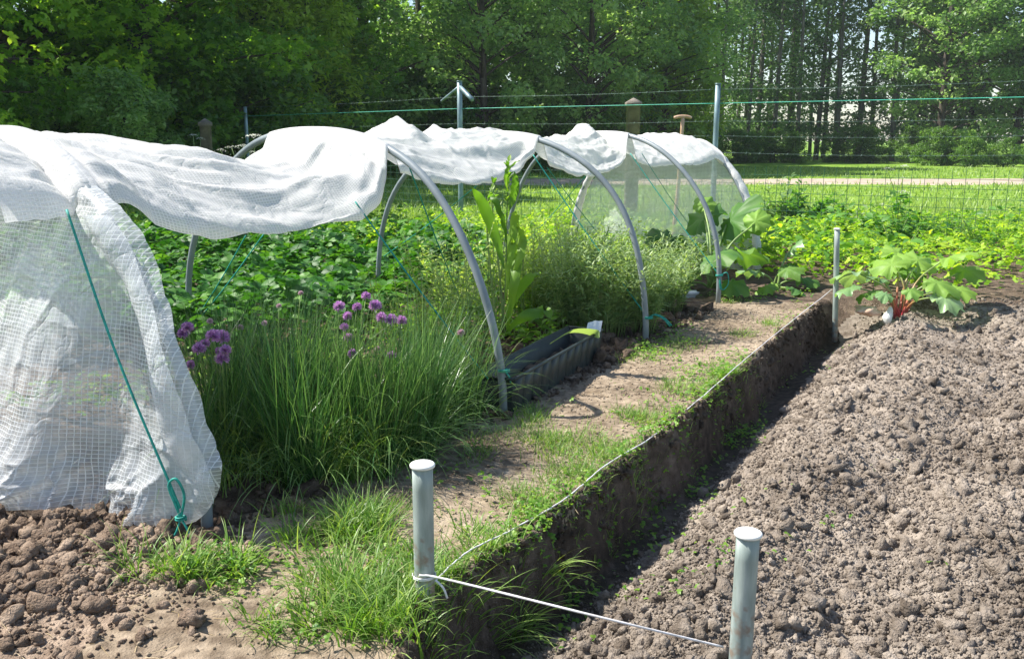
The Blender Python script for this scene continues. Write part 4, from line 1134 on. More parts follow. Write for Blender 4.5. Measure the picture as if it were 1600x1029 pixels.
# tall dock with pointed seed stalks
def ribbon_leaf(bag, P, wmax, side, t=.5, prof=((0, .1), (.3, .8), (.6, 1), (.85, .6), (1, .02)), wave=.006):
    P = np.asarray(P, float); n = len(P); s = np.linspace(0, 1, n)
    w = np.interp(s, [a for a, b in prof], [b for a, b in prof]) * wmax / 2
    tg = np.gradient(P, axis=0); tg /= np.linalg.norm(tg, axis=1)[:, None]
    sd_ = np.asarray(side, float)[None] - tg * (tg @ np.asarray(side, float))[:, None]; sd_ /= np.linalg.norm(sd_, axis=1)[:, None]
    up = np.cross(tg, sd_); V = []
    for q in (-1, -.55, 0, .55, 1):
        V.append(P + sd_ * (w * q)[:, None] + up * (abs(q) * w * .35 + wave * np.sin(s * 30 + q * 3) * abs(q))[:, None])
    V = np.stack(V, 1).reshape(-1, 3)
    bag.add(V, grid_faces(n, 5), np.clip(t + .1 * np.sin(np.repeat(s, 5) * 9), 0, 1))

def dock():
    D = 4.55; p = at(790, 548); p = np.array([p[0], p[1], float(H(p[0], p[1]))])
    t = empty('tall_dock', p, 'tall dock with long pointed leaves, its tip reaching up to the white cover', 'plant')
    stems = [[(783, 520), (790, 440), (792, 340), (795, 252)], [(775, 520), (766, 420), (760, 330), (772, 285)], [(788, 520), (778, 400), (770, 330), (768, 305)]]
    for si, st in enumerate(stems):
        P = spline([atd(a, b, D + .02 * si) for a, b in st], 24)
        b = Bag(); add_tube(b, P, np.linspace(.006, .002, 24), 7); b.build('stem', M['greenstem'], t, p, True)
        b = Bag(); m = 34 if si == 0 else 16
        s = RG.uniform(.72, 1.0, m); Q = np.stack([np.interp(s * 23, range(24), P[:, q]) for q in range(3)], -1)
        V, F, T = scatter(T_OV, Q, RG.uniform(0, 6.3, m), RG.uniform(.7, 1.3, m), RG.normal(0, .3, m), RG.uniform(.02, .05, m), RG.uniform(.3, .9, m))
        b.add(V, F, T); b.build('seed_head', M['dock'], t, p)
    L = [([(790, 470), (795, 400), (803, 345), (806, 330)], .06, .75), ([(788, 420), (775, 370), (755, 320), (737, 292)], .06, .25), ([(792, 380), (785, 345), (772, 312), (768, 305)], .035, .25),
         ([(795, 330), (802, 310), (806, 288), (804, 268)], .045, .35), ([(790, 500), (800, 470), (830, 430), (845, 425)], .05, .6),
         ([(790, 520), (820, 495), (850, 485), (862, 500)], .07, .5), ([(780, 520), (755, 490), (742, 480), (733, 500)], .06, .5), ([(794, 300), (790, 280), (795, 262), (812, 250)], .02, .6), ([(795, 440), (812, 400), (815, 370), (808, 350)], .05, .9),
         ([(792, 520), (803, 440), (806, 400), (800, 372)], .06, .65)]
    for pts, w, tn in L:
        b = Bag(); P = spline([atd(a, c, D - .03 + .05 * RG.uniform(-1, 1) * (i > 0)) for i, (a, c) in enumerate(pts)], 18)
        ribbon_leaf(b, P, w, (RG.uniform(.6, 1), RG.uniform(-.6, .2), RG.uniform(-.2, .3)), tn); b.build('leaf', M['dock'], t, p, True)
dock()

# ------------------------------------------------------------------ rhubarb
def rhub_leaf(c, size, az, pitch, roll, seed, tint):
    rr = np.random.default_rng(seed); nr_, na = 11, 44
    R_, A_ = np.meshgrid(np.linspace(0, 1, nr_), np.linspace(-math.pi, math.pi, na), indexing='ij')
    out = (.62 + .42 * np.cos(A_ * .5) ** 2) * (1 - .35 * np.exp(-((np.abs(A_) - math.pi) / .32) ** 2))
    out = out * (1 + .07 * np.sin(A_ * 9 + rr.uniform(0, 6)) * R_ + .06 * np.sin(A_ * 4 + rr.uniform(0, 6)))
    x = R_ * out * np.cos(A_) * .75 + .15; y = R_ * out * np.sin(A_) * .68
    z = -.28 * R_ ** 2 * out ** 2 + .09 * R_ ** 2 * np.sin(A_ * 7 + rr.uniform(0, 6)) + .05 * R_ ** 2 * np.sin(A_ * 15 + rr.uniform(0, 6)) + .03 * np.abs(np.sin(A_ * 2.5)) * R_ + .03 * np.sin(A_ * 22 + R_ * 8) * R_ ** 2 - .05 * (fbm(x * 6, y * 6, seed) - .5)
    V = np.stack([x, y, z], -1).reshape(-1, 3)
    M3 = rotmats(np.array([az]), np.array([pitch]), np.array([roll]))[0]
    V = (V @ M3.T) * size + c
    tt = tint + .12 * np.sin(A_ * 5).ravel() * R_.ravel() + .1 * (fbm(x * 5, y * 5, seed + 3).ravel() - .5)
    return V, grid_faces(nr_, na), np.clip(tt, 0, 1)

def rhubarb(px, py, D, label, leaves, red=False):
    p = atd(px, py, D); p = np.array([p[0], p[1], float(H(p[0], p[1]))])
    t = empty('rhubarb_plant', p, label, 'rhubarb', 'rhubarb plants')
    for i, (lx, ly, dd, size, az, pit, rol, mt, tn) in enumerate(leaves):
        c = atd(lx, ly, D + dd)
        V, F, T = rhub_leaf(c, size, az, pit, rol, i * 7 + int(px), tn)
        b = Bag(); b.add(V, F, T); l = b.build('leaf', M[mt], t, p, True)
        b = Bag(); foot = p + np.array([RG.normal(0, .03), RG.normal(0, .03), 0])
        add_tube(b, spline([foot, foot + (c - foot) * np.array([.35, .35, .65]), c + np.array([0, 0, -.003])], 12), np.linspace(.008, .0045, 12) if red else np.linspace(.010, .006, 12), 8)
        b.build('stalk', M['redstem' if red else 'greenstem'], l, p, True)
rhubarb(1115, 425, 7.0, 'big rhubarb plant with huge dark leaves inside the far end of the tunnel',
        [(1075, 385, .2, .30, 2.6, .1, .6, 'rhub', .15), (1102, 345, .5, .30, 1.8, .5, -.8, 'rhub', .35), (1135, 350, .5, .36, -.9, .7, .9, 'rhub', .45), (1085, 425, -.1, .27, 3.6, -.1, .7, 'rhub', .3),
         (1150, 395, -.2, .26, -.4, .1, -.5, 'rhub', .6), (1045, 375, .2, .2, 2.9, .4, -.7, 'rhub', .1), (1120, 395, -.3, .26, -1.7, .0, .4, 'rhub', .4), (1165, 360, .3, .22, .2, .5, -.5, 'rhub', .8), (1065, 440, -.2, .2, 3.9, -.3, .2, 'rhub', .25),
         (1178, 350, .1, .18, .6, .8, .5, 'rhub', .9), (1140, 440, -.4, .18, -1.2, -.2, .3, 'rhub', .5), (1100, 325, .4, .16, 1.2, .9, .2, 'rhub', .8)])
rhubarb(1215, 440, 7.0, 'smaller rhubarb plant between the tunnel and the slim far stake',
        [(1185, 425, -.1, .17, 3.0, .2, .3, 'rhubpale', .4), (1232, 395, .2, .18, .6, .8, -.6, 'rhubpale', .2), (1225, 420, 0, .17, -.6, .1, .4, 'rhub', .7), (1250, 435, 0, .17, 0, .0, .2, 'rhub', .5), (1200, 445, -.2, .15, -2.2, -.2, .3, 'rhub', .8), (1240, 450, -.2, .15, -.9, -.2, -.3, 'rhub', .3)])
rhubarb(1403, 470, 6.25, 'rhubarb plant with red stalks and pale spreading leaves behind the dug bed',
        [(1345, 428, 0, .21, 3.0, .05, .5, 'rhubpale', .6), (1332, 447, -.1, .14, 3.5, -.2, .2, 'rhubpale', .3), (1398, 416, .15, .23, 1.9, .25, -.5, 'rhub', .95), (1432, 410, .2, .23, .9, .35, .4, 'rhub', 1.0), (1475, 405, .2, .23, .2, .4, -.3, 'rhub', 1.0),
         (1455, 440, -.1, .21, -.4, -.1, .3, 'rhub', .8), (1470, 462, -.2, .18, -.6, -.3, .3, 'rhubpale', .6), (1378, 436, .1, .17, 2.4, .2, .3, 'rhubpale', .2), (1500, 425, .2, .2, .1, .3, .3, 'rhub', .8), (1362, 455, -.1, .13, 3.6, -.2, .2, 'rhub', .5), (1425, 430, .3, .2, 1.3, .5, .2, 'rhub', .6), (1405, 400, .4, .18, 1.6, .6, .2, 'rhub', .9), (1420, 452, -.25, .11, -1.2, -.2, .3, 'rhub', .6), (1385, 458, -.2, .10, -2.2, -.2, -.3, 'rhubpale', .4), (1490, 450, .0, .18, -.1, .0, .3, 'rhub', .9)], True)

# ------------------------------------------------------------------ ground cover beyond the tunnel
def cover_field(name, label, mat, xr, yr, dens, size, hmax, sel, tint=(.55, .22), tm=T_TRI, hs=1.2, up=(.0, .8)):
    n = int((xr[1] - xr[0]) * (yr[1] - yr[0]) * dens)
    x = RG.uniform(*xr, n); y = RG.uniform(*yr, n)
    k = sel(x, y); x, y = x[k], y[k]; n = len(x)
    hm = hmax * (.35 + 1.1 * fbm(x * 1.7, y * 1.7, 501)) * (.5 + .8 * fbm(x * hs * 4, y * hs * 4, 503))
    dn_ = fbm(x * 2.3, y * 2.3, 507)
    k = RG.uniform(size=n) < sstep(.22, .45, dn_); x, y, hm = x[k], y[k], hm[k]; n = len(x)
    z = H(x, y) + hm * RG.uniform(.1, 1, n) ** .6
    V, F, T = scatter(tm, np.stack([x, y, z], -1), RG.uniform(0, 6.3, n), RG.uniform(up[0], up[1], n), RG.normal(0, .45, n), size * RG.uniform(.6, 1.25, n), np.clip(RG.normal(tint[0], tint[1], n) + .3 * (fbm(x * .9, y * .9, 509) - .5), 0, 1))
    b = Bag(); b.add(V, F, T)
    return tag(b.build(name, mat), label, 'ground cover', kind='stuff')
back = lambda x, y: (bed_v(x, y) > 1.75)
sb_sel = lambda x, y: (bed_v(x, y) > 1.5) & (x < -.1 - (y - 5) * .05) & (x > -5.5)
cover_field('strawberry_patch', 'dense dark green strawberry leaves in the bed behind the tunnel', M['berry'], (-7, .2), (4.6, 9.0), 520, .105, .34, sb_sel, (.40, .26), hs=.8)
lf_sel = lambda x, y: ((bed_v(x, y) > 1.9) | (y > 7.3) | (x > 2.6)) & ((x > -.4) | (y > 8.2)) & (x < 8)
cover_field('leafy_bed', 'bright yellow green leafy ground cover between the tunnel and the wire fence', M['cover'], (-6, 7.5), (6.6, 11.6), 420, .062, .30, lf_sel, (.5, .28), hs=.9)
cover_field('large_leaf_bed', 'larger green leaves growing through the low yellow green cover', M['berry'], (-6, 7.5), (6.8, 11.4), 130, .10, .36, lambda x, y: lf_sel(x, y) & (fbm(x * 1.1, y * 1.1, 523) > .5), (.75, .22), T_OV, .8)
gX = 'mixed weeds along the fence'
rx_ = np.random.default_rng(77)
wl = ['leafy weed at the foot of the fence, first from the right', 'leafy weed at the foot of the fence, second from the right', 'low leafy weed under the taller cow parsley', 'leafy weed right of the dark bush', 'leafy weed left of the dark bush, by the tunnel end', 'pale green weed behind the slim far stake',
      'bushy weed seen between the two middle hoops', 'bushy weed under the braced fence post', 'bushy weed seen beneath the cover left of the braced post', 'low weed right behind the far end sheet', 'weed behind the red stalked rhubarb', 'weed at the right border of the leafy bed']
wx = [(1490, 352, 9.8), (1440, 350, 9.9), (1395, 365, 9.6), (1320, 360, 10.0), (1190, 372, 9.4), (1300, 385, 8.6), (835, 352, 9.6), (735, 355, 10.0), (650, 360, 9.6), (960, 355, 10.6), (1400, 395, 8.2), (1540, 380, 8.8)]
for (px, py, D), lb in zip(wx, wl):
    leafy(px, py, 'leafy_weed', lb, 'weed', M[['bush', 'cover', 'berry'][int(rx_.integers(3))]], int(rx_.integers(10, 20)), rx_.uniform(.32, .52), .25, 10, rx_.uniform(.07, .12), T_OV if rx_.uniform() < .6 else T_TRI, gX, .004, .16, D=D, pit=(-.1, .9), tint=(.7, .2))
n = 2500
cover_field('bed_undergrowth', 'low green leaves filling the floor of the tunnel bed', M['weed'], (-2.3, 2.6), (3.6, 8), 380, .042, .14, lambda x, y: (bed_v(x, y) > .28) & (bed_v(x, y) < 1.9), (.45, .22))

# meadow grass by the fence and on the field
def meadow(name, label, xr, yr, n, ln, wd, sel=None):
    x = RG.uniform(*xr, n); y = yr[0] + (yr[1] - yr[0]) * RG.uniform(0, 1, n) ** 1.5
    k = np.abs(x) < y * .75 + 1; x, y = x[k], y[k]
    if sel is not None: k = sel(x, y); x, y = x[k], y[k]
    n = len(x); g = fbm(x * .5, y * .5, 601)
    V, F, T = blades(np.stack([x, y, H(x, y) - .01], -1), RG.uniform(*ln, n) * (.5 + g), wd * RG.uniform(.7, 1.3, n), RG.uniform(0, 6.3, n), RG.uniform(0, .5, n), RG.uniform(.2, 1.2, n), np.clip(RG.normal(.62, .16, n) + .3 * (g - .5), 0, .85), 3)
    b = Bag(); b.add(V, F, T); return tag(b.build(name, M['grass']), label, 'grass', kind='stuff')
meadow('fence_grass', 'taller meadow grass along the foot of the wire fence', (-9, 9), (10.4, 14), 30000, (.12, .32), .009)
meadow('field_grass', 'short grass blades covering the field beyond the fence', (-20, 24), (13.5, 36), 60000, (.06, .15), .022, lambda x, y: ~((y > 22.8) & (y < 26.7) & (x > -2)) | (np.abs(y - 24.8) > 1.2) & (RG.uniform(size=len(x)) < .25))

# leafy bushes and flowers near the fence
leafy(1245, 352, 'leafy_bush', 'dark green leafy bush with a pointed top behind the wire fence', 'bush', M['bush'], 34, .62, .5, 26, .13, T_OV, None, .006, .22, D=11.2, pit=(-.2, .9), curve=.5)
leafy(1212, 340, 'grey_leaved_weed', 'slim weed with grey green leaves beside the dark bush', 'weed', M['feather'], 6, .75, .18, 14, .16, T_OV, None, .006, .12, D=11.0, pit=(.2, 1.0))
leafy(1250, 345, 'tall_weed', 'tall upright weed rising from the middle of the dark bush', 'weed', M['bush'], 4, .85, .08, 18, .12, T_OV, None, .007, .06, D=11.3, pit=(.2, 1.0))
leafy(1180, 380, 'yellow_green_weed', 'bright yellow green leafy weed at the far foot of the tunnel', 'weed', M['cover'], 14, .5, .2, 9, .13, T_OV, None, .004, .14, D=8.4, pit=(.1, 1.0), tint=(.8, .15))
leafy(1340, 350, 'pale_weed', 'pale leaved weed standing in front of the mesh right of the dark bush', 'weed', M['feather'], 5, .42, .1, 7, .13, T_OV, None, .005, .06, D=10.2, pit=(.5, 1.2), tint=(.8, .15))
gU = 'white flowered cow parsley by the fence'
def umbels(heads, foot, D, label):
    p = atd(*foot, D); p = np.array([p[0], p[1], float(H(p[0], p[1]))])
    t = empty('cow_parsley', p, label, 'wildflower', gU)
    for (hx, hy, r) in heads:
        c = atd(hx, hy, D)
        m = 60; d = RG.normal(size=(m, 2)) * .5; P = c + np.stack([d[:, 0] * r, d[:, 1] * r, -.25 * r * (d ** 2).sum(1) + RG.normal(0, .05 * r, m)], -1)
        V, F, T = scatter(T_SM, P, RG.uniform(0, 6.3, m), RG.normal(0, .3, m), RG.normal(0, .3, m), r * .2, RG.uniform(.3, 1, m))
        b = Bag(); b.add(V, F, T); f = b.build('flower_head', M['umbel'], t, p)
        b = Bag(); add_tube(b, spline([p, p + (c - p) * np.array([.2, .2, .5]), c - np.array([0, 0, .02])], 10), np.linspace(.006, .003, 10), 5); b.build('stem', M['greenstem'], f, p)
    m = 26; b = Bag(); q = RG.uniform(.05, .75, m)
    P = np.stack([p[0] + RG.normal(0, .05, m), p[1] + RG.normal(0, .05, m), p[2] + q * .7], -1)
    V, F, T = scatter(T_MAP, P, RG.uniform(0, 6.3, m), RG.uniform(0, .9, m), RG.normal(0, .3, m), .10, RG.uniform(.3, .9, m)); b.add(V, F, T); b.build('foliage', M['bush'], t, p)
umbels([(1386, 262, .05), (1412, 258, .08), (1410, 277, .06)], (1405, 352), 10.6, 'taller cow parsley with three white heads, in front of the fence at the right')
umbels([(1410, 298, .07), (1378, 318, .05), (1392, 322, .04)], (1400, 356), 10.2, 'shorter cow parsley with lower white heads at the right of the fence')
umbels([(398, 210, .10), (418, 212, .10), (380, 226, .07), (390, 236, .08), (362, 228, .06), (345, 233, .05), (418, 232, .05)], (395, 330), 9.0, 'branching cow parsley whose white heads show above the dip of the cover')
umbels([(302, 210, .06), (313, 215, .05)], (310, 330), 10.0, 'small cow parsley beside the left concrete post')

# ------------------------------------------------------------------ fence
fence_pts = [((1600, 0), None)]
posts = [(1640, 128, 9.2), (1122, 132, 11.0), (718, 128, 13.0), (383, 168, 17.5), (143, 186, 25.0), (-60, 190, 34.0)]
fr_p = atd(718, 345, 13.0)
t = empty('wire_fence', (fr_p[0], fr_p[1], 0), 'wire fence on slim metal posts running behind the garden along the field', 'fence')
org = np.array(t.location)
FP = []
for (px, py, D) in posts:
    top = atd(px, py, D); b_ = np.array([top[0], top[1], -.1]); FP.append((b_, top))
    b = Bag(); r = .032 if px != 718 else .036
    add_tube(b, np.linspace(b_, top, 5), r, 12); add_tube(b, np.array([top, top + [0, 0, .012]]), r * 1.15, 12)
    po = b.build('post', M['post'], t, org, True)
    if px == 718:
        for (ex, ey, dd, rr) in ((690, 158, .5, .018), (738, 156, -.35, .03)):
            b = Bag(); e = atd(ex - 0, ey, D + dd)
            lo = top + (e - top) * (1.0 if ex > 700 else 1.0)
            add_tube(b, np.linspace(top - [0, 0, .06], lo, 4), rr, 8); b.build('brace', M['post'], po, org, True)
def wire(zf, r, mat, name='wire', barb=False, sag=.02):
    b = Bag()
    for i in range(len(FP) - 1):
        A, Bp = FP[i][1], FP[i + 1][1]
        a = np.array([A[0], A[1], zf]); c = np.array([Bp[0], Bp[1], zf])
        n = 24; P = np.linspace(a, c, n); P[:, 2] -= sag * np.sin(np.linspace(0, math.pi, n))
        add_tube(b, P, r, 5)
        if barb:
            L = np.linalg.norm(c - a)
            for q in np.arange(.1, L, .16):
                m_ = a + (c - a) * q / L; m_[2] -= sag * math.sin(math.pi * q / L)
                add_tube(b, np.array([m_ - [.008, 0, .014], m_ + [.008, 0, .014]]), .0018, 4)
    return b.build(name, mat, t, org, True)
wire(1.70, .0018, M['greywire'], 'barbed_wire', True)
wire(1.54, .0046, M['brightwire'], 'tension_wire', False, .0)
wire(1.34, .0015, M['greywire'], 'barbed_wire', True)
wire(1.17, .0015, M['greywire'], 'barbed_wire', True)
wire(.98, .0015, M['greywire'], 'barbed_wire', True)
b = Bag()
for i in range(len(FP) - 2):
    A, Bp = FP[i][1][:2], FP[i + 1][1][:2]; L = np.linalg.norm(Bp - A)
    for z in np.arange(.03, .83, .1):
        add_tube(b, np.array([[*A, z], [*Bp, z]]), .0022 if z < .78 else .0035, 4, cap=False)
    for q in np.arange(0, L, .13 if i == 0 else .15):
        c = A + (Bp - A) * q / L; add_tube(b, np.array([[*c, 0], [*c, .83]]), .0028, 4, cap=False)
b.build('mesh_panel', M['wire'], t, org)

def concrete_post(px, top, base, D, w, label):
    pt = atd(px, top, D); p = np.array([pt[0], pt[1], -.1])
    b = Bag(); c = .015; prof = []
    for (z, s) in ((p[2], 1), (pt[2] - .10, 1), (pt[2] - .095, 1.22), (pt[2] - .05, 1.22), (pt[2], .25)):
        h = w / 2 * s
        prof.append([(p[0] + a, p[1] + q, z) for a, q in ((-h, -h + c), (-h + c, -h), (h - c, -h), (h, -h + c), (h, h - c), (h - c, h), (-h + c, h), (-h, h - c), (-h, -h + c))])
    V = np.array(prof).reshape(-1, 3); b.add(V, grid_faces(5, 9)); 
    V2 = np.array(prof[-1][:8] + [(p[0], p[1], pt[2] + .01)]); b.add(V2, np.array([[i, (i + 1) % 8, 8] for i in range(8)]))
    o = b.build('concrete_post', M['concrete'], None, p); o.location = p
    tag(o, label, 'post', 'old concrete posts')
concrete_post(990, 154, 300, 12.6, .17, 'old concrete post with a pyramid cap beside the spade handle')
concrete_post(320, 186, 300, 13.5, .135, 'old dark concrete post standing behind the near half of the white cover')

# spade
def spade():
    D = 9.55; top = atd(1067, 184, D); bot = atd(1049, 400, D); bot[2] = max(.0, bot[2])
    t = empty('spade', (bot[0], bot[1], 0), 'wooden T handled spade standing upright in the ground behind the far end sheet', 'spade')
    org = np.array(t.location)
    b = Bag(); P = spline([bot, (bot + top) / 2 + np.array([.012, 0, 0]), top], 12); add_tube(b, P, np.linspace(.021, .019, 12), 12); b.build('shaft', M['wood'], t, org, True)
    b = Bag(); q = np.linspace(-1, 1, 13); P = np.stack([top[0] + q * .092, top[1] + q * .015, top[2] - .012 * q ** 2 + .012], -1)
    add_tube(b, P, .0165 * np.sqrt(np.clip(1.12 - q ** 4 * .55, .1, 1.2)), 12); b.build('grip', M['wood'], t, org, True)
    b = Bag(); Z = []
    for i, z in enumerate(np.linspace(.07, -.2, 6)):
        for j, x in enumerate(np.linspace(-1, 1, 7)): Z.append((bot[0] + x * (.09 - .012 * i / 5), bot[1] + .02 * x * x, z))
    b.add(np.array(Z), grid_faces(6, 7)); 
    o = b.build('blade', M['post'], t, org, True); so = o.modifiers.new('solid', 'SOLIDIFY'); so.thickness = .004
spade()

# ------------------------------------------------------------------ trees
def tree_meshes(kind, seed, h, cr, trunk_r, clear, nclump, nleaf, leaf, cl_r, tm, flat=1.0, multi=1):
    rr = np.random.default_rng(seed)
    tb = Bag(); lb = Bag()
    for mt in range(multi):
        a = rr.uniform(0, 6.3)
        top = np.array([math.cos(a) * cr * .25 * (multi > 1) + rr.normal(0, .15), math.sin(a) * cr * .25 * (multi > 1) + rr.normal(0, .15), h * .93])
        base = np.array([math.cos(a) * .2 * (multi > 1), math.sin(a) * .2 * (multi > 1), -.1])
        mid = (base + top) / 2 + np.array([rr.normal(0, .12), rr.normal(0, .12), 0])
        TP = spline([base, mid, top], 12)
        add_tube(tb, TP, np.linspace(trunk_r, trunk_r * .15, 12) / (1 if multi == 1 else 1.5), 8)
        for c in range(nclump // multi):
            q = rr.uniform(0, 1)
            zc = clear * h + (h - clear * h) * q
            wz = np.interp(q, [0, .15, .45, .8, 1], [.55, .9, 1.0, .62, .12]) * cr
            an = rr.uniform(0, 6.3); rd = wz * rr.uniform(.15, 1) ** .55
            ax = np.array([np.interp(zc, TP[:, 2], TP[:, 0]), np.interp(zc, TP[:, 2], TP[:, 1]), zc])
            cc = ax + np.array([math.cos(an) * rd, math.sin(an) * rd, 0])
            if c % 3 == 0:
                s0 = ax - np.array([0, 0, min(rd * .5, zc * .3)])
                add_tube(tb, spline([s0, (s0 + cc) / 2 + np.array([0, 0, .08 * rd]), cc], 6), np.linspace(trunk_r * .28, .012, 6), 5)
            m = int(nleaf * rr.uniform(.6, 1.4)); R_ = cl_r * rr.uniform(.6, 1.3)
            d = rr.normal(size=(m, 3)); d /= np.linalg.norm(d, axis=1)[:, None]
            P = cc + d * (R_ * rr.uniform(.2, 1, m) ** .5)[:, None] * np.array([1, 1, .62 * flat])
            az = np.arctan2(d[:, 1], d[:, 0]) + rr.normal(0, .9, m)
            V, F, T = scatter(tm, P, az, rr.uniform(-.9, .6, m), rr.normal(0, .6, m), leaf * rr.uniform(.6, 1.3, m), np.clip(rr.normal(rr.uniform(.12, .72), .14, m), 0, .95))
            lb.add(V, F, T)
    return tb.mesh('trunk', smooth=True), lb.mesh('crown')

TV = {}
TV['maple'] = [(tree_meshes('m', 11 + i, 9.5, 3.4, .2, .10, 200, 95, .16, .62, T_MAP), 'bark', 'treeA') for i in range(2)]
TV['elm'] = [(tree_meshes('e', 21 + i, 12, 3.2, .18, .06, 210, 95, .18, .55, T_SM), 'bark', 'treeB') for i in range(3)]
TV['willow'] = [(tree_meshes('w', 31 + i, 8, 2.3, .14, .05, 210, 90, .22, .55, tmpl_leaf((.2, 1, 0), .38, .3, .3), 1.6), 'bark', 'treeC') for i in range(2)]
TV['poplar'] = [(tree_meshes('p', 41 + i, 17, 1.6, .13, .05, 66, 40, .21, .58, T_SM, 1.2), 'palebark', 'treeD') for i in range(4)]
TV['shrub'] = [(tree_meshes('s', 51 + i, 2.8, 1.7, .05, .04, 90, 75, .15, .45, T_SM, 1.0, 3), 'bark', 'hedge') for i in range(3)]
TV['lightshrub'] = [(tree_meshes('l', 61 + i, 3.4, 1.5, .05, .04, 90, 90, .13, .42, T_SM, 1.0, 3), 'bark', 'treeB') for i in range(2)]

def plant_tree(kind, px, D, sc, label, cat, group, name, off=(0, 0), light=None, bark=None):
    vs = TV[kind]; (tm_, cm_), bk, cm = vs[int(RG.integers(len(vs)))]
    x = (px - 800) / 1430 * D / 1.0
    t = empty(name, (x + off[0], D + off[1], 0), label, cat, group, rz=float(RG.uniform(0, 6.28)))
    t.scale = (sc * RG.uniform(.9, 1.1), sc * RG.uniform(.9, 1.1), sc)
    a = bpy.data.objects.new('trunk', tm_); COL.objects.link(a); a.parent = t
    if not tm_.materials: tm_.materials.append(M[bk])
    b = bpy.data.objects.new('crown', cm_); COL.objects.link(b); b.parent = t
    if not cm_.materials: cm_.materials.append(M[cm])
    return t

def side(px):
    return 'left' if px < 500 else ('middle' if px < 1000 else 'right')
# near maples on the left: bright leaves overhead
gM = 'broad maples behind the left part of the tunnel'
for px, D, sc, lb in [(60, 17, .95, 'broad maple nearest the left edge with sunlit leaves hanging high'), (250, 19, 1.0, 'broad maple above the leftmost fence post'), (-130, 20, 1.1, 'broad maple beyond the left edge of the view'),
                      (400, 25, 1.15, 'broad dark maple above the second fence post from the left'), (150, 26, 1.25, 'tall maple rising behind the two left maples'), (-320, 24, 1.2, 'farthest left broad maple'), (320, 31, 1.25, 'tall maple farthest back on the left')]:
    plant_tree('maple', px, D, sc, lb, 'tree', gM, 'maple_tree')
plant_tree('maple', 800 - 1430 * 8.3 / 12.2, 12.2, .95, 'near maple beyond the left edge whose bright leaves hang into the top left corner', 'tree', gM, 'maple_tree')
gW = 'yellow green willows'
plant_tree('willow', 462, 24, .82, 'yellow green willow glowing above the dip in the cover', 'tree', gW, 'willow_tree')
plant_tree('willow', 515, 27, .75, 'yellow green willow, the right one beside the glowing willow', 'tree', gW, 'willow_tree')
plant_tree('willow', 1035, 38, 1.0, 'yellow green willow left of the poplar trunks', 'tree', gW, 'willow_tree')
gE = 'leafy elms along the far edge of the field'
elms = [(590, 29, .95, 'leafy elm right of the willows, sky showing at its left'), (655, 33, 1.05, 'dark leafy elm behind the twin peaks of the cover'), (760, 30, .95, 'leafy elm just right of the braced fence post'), (720, 38, 1.2, 'tall elm behind the braced fence post'), (845, 35, 1.1, 'clumpy elm left of the capped concrete post'),
        (915, 32, .95, 'leafy elm above the far hump of the cover'), (985, 37, 1.1, 'leafy elm right above the capped concrete post'), (820, 44, 1.3, 'tall elm filling the gap farther back in the middle'), (950, 46, 1.3, 'tall elm in the back row left of the poplars'), (620, 45, 1.3, 'tall elm in the back row behind the willows'),
        (1500, 46, 1.2, 'leafy elm at the right end of the poplars, sunlit edge'), (1575, 44, 1.25, 'leafy elm nearest the right edge'), (1680, 42, 1.2, 'leafy elm beyond the right edge of the view'), (1455, 44, 1.2, 'tall elm at the back where the poplar trunks end'), (520, 42, 1.2, 'elm behind the willow pair')]
for px, D, sc, lb in elms: plant_tree('elm', px, D, sc, lb, 'tree', gE, 'elm_tree')
gP = 'slender poplars standing in a plantation'
ORD = ['first', 'second', 'third', 'fourth', 'fifth', 'sixth', 'seventh', 'eighth', 'ninth', 'tenth', 'eleventh', 'twelfth', 'thirteenth', 'fourteenth', 'fifteenth', 'sixteenth', 'seventeenth', 'eighteenth', 'nineteenth', 'twentieth']
rowc = {}
def lbp(D):
    rowc[D] = rowc.get(D, -1) + 1
    if D > 55: return 'slender poplar, the %s from the left in the back row of the plantation' % ORD[rowc[D]]
    return 'slender poplar, the %s from the left in the %s row of the plantation' % (ORD[rowc[D]], 'front' if D == 48 else 'second')
rows = []
rr = np.random.default_rng(5)
k = 0
cnt = 0
for D in (48, 53, 59):
    for ti, px in enumerate(np.arange(1060, 1500, {48: 30, 53: 27, 59: 25, 66: 22}[D])):
        if 1225 < px < 1400 and rr.uniform() < .22: continue
        plant_tree('poplar', px + rr.normal(0, 6), D + rr.normal(0, 1), rr.uniform(.92, 1.12), lbp(D), 'tree', gP, 'poplar_tree')
gH = 'dark shrubs of the hedge at the foot of the trees'
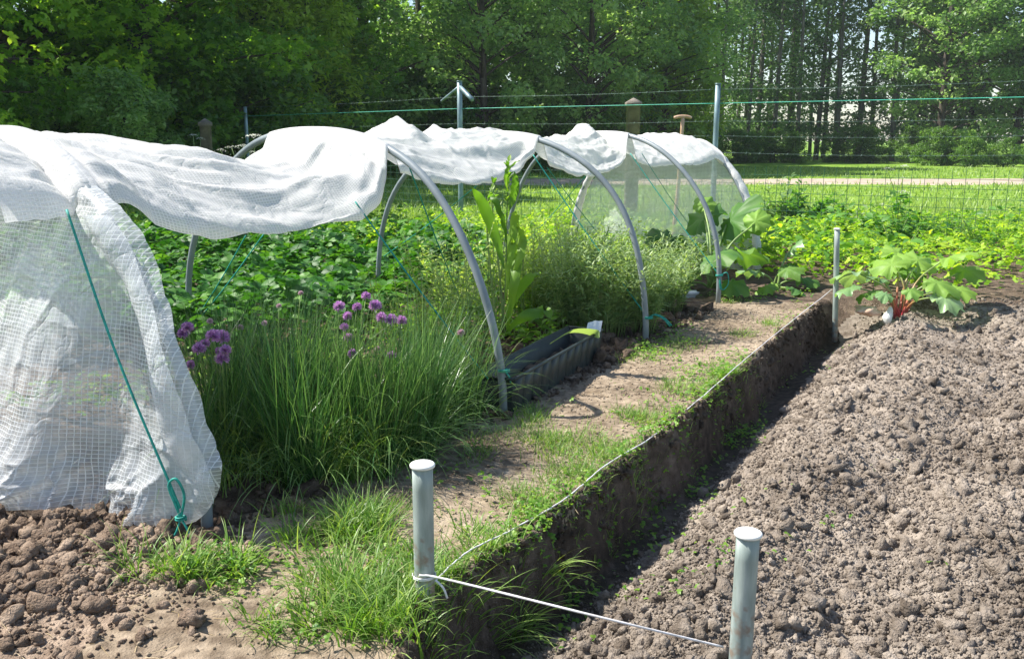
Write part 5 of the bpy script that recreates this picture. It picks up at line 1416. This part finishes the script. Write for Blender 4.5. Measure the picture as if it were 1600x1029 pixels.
for hi, px in enumerate(np.arange(560, 1240, 34).tolist() + np.arange(1240, 1640, 40).tolist()):
    plant_tree('shrub', px + rr.normal(0, 6), 39 + rr.normal(0, 1.2) + (4 if 1050 < px < 1430 else 0), rr.uniform(.72, 1.0) * (.62 if 1050 < px < 1430 else (1.1 if px < 1050 else .55)), 'dark rounded shrub in the hedge across the field, the %s from %s' % ((ORD[hi], 'its left end') if hi < 15 else (ORD[29 - hi], 'its right end')), 'shrub', gH, 'hedge_shrub')
gS = 'pale feathery shrubs behind the near half of the cover'
for px, D, lb in [(190, 15, 'pale feathery shrub left of the dark concrete post'), (230, 16.5, 'pale feathery shrub touching the left one, behind the near half of the cover'), (120, 17, 'feathery shrub nearest the leftmost fence post'), (20, 15, 'feathery shrub at the left edge')]:
    plant_tree('lightshrub', px, D, .62, lb, 'shrub', gS, 'feathery_shrub')
gD = 'dark shrubs under the left maples'
for i, (px, D, sc, lb) in enumerate([(300, 18, .9, 'dark shrub behind the dark concrete post'), (370, 19, .95, 'dark shrub left of the fence post by the cow parsley'), (440, 21, .95, 'dark shrub under the glowing willow'), (510, 24, 1.0, 'dark shrub under the second willow'), (80, 20, 1.1, 'dark shrub under the leftmost maple'), (-40, 18, 1.1, 'dark shrub beyond the left edge'),
                              (240, 22, 1.1, 'dark shrub deep under the maples'), (160, 24, 1.2, 'dark shrub farthest back under the maples'), (570, 28, 1.1, 'dark shrub under the elm right of the willows'), (640, 30, 1.1, 'dark shrub below the twin peaks elm'), (700, 31, 1.0, 'dark shrub behind the braced post'), (790, 31, 1.0, 'dark shrub right of the braced post'), (870, 33, 1.1, 'dark shrub above the middle of the cover'), (940, 33, 1.0, 'dark shrub behind the capped concrete post')]):
    plant_tree('shrub', px, D, sc, lb, 'shrub', gD, 'dark_shrub')

# ------------------------------------------------------------------ air
bv_ = np.array([(x, y, z) for x in (-306, 306) for y in (-36, 306) for z in (-2, 26)], float)
bf_ = np.array([(0, 1, 3, 2), (4, 6, 7, 5), (0, 4, 5, 1), (2, 3, 7, 6), (0, 2, 6, 4), (1, 5, 7, 3)])
m_, n_, out_ = new_mat('haze')
pv = N(n_, 'ShaderNodeVolumePrincipled'); pv.inputs['Color'].default_value = (.86, .92, 1, 1); pv.inputs['Density'].default_value = .0006
n_.links.new(pv.outputs[0], out_.inputs['Volume'])
tag(link('haze', mesh_np('haze', bv_, bf_), m_), kind='stuff')
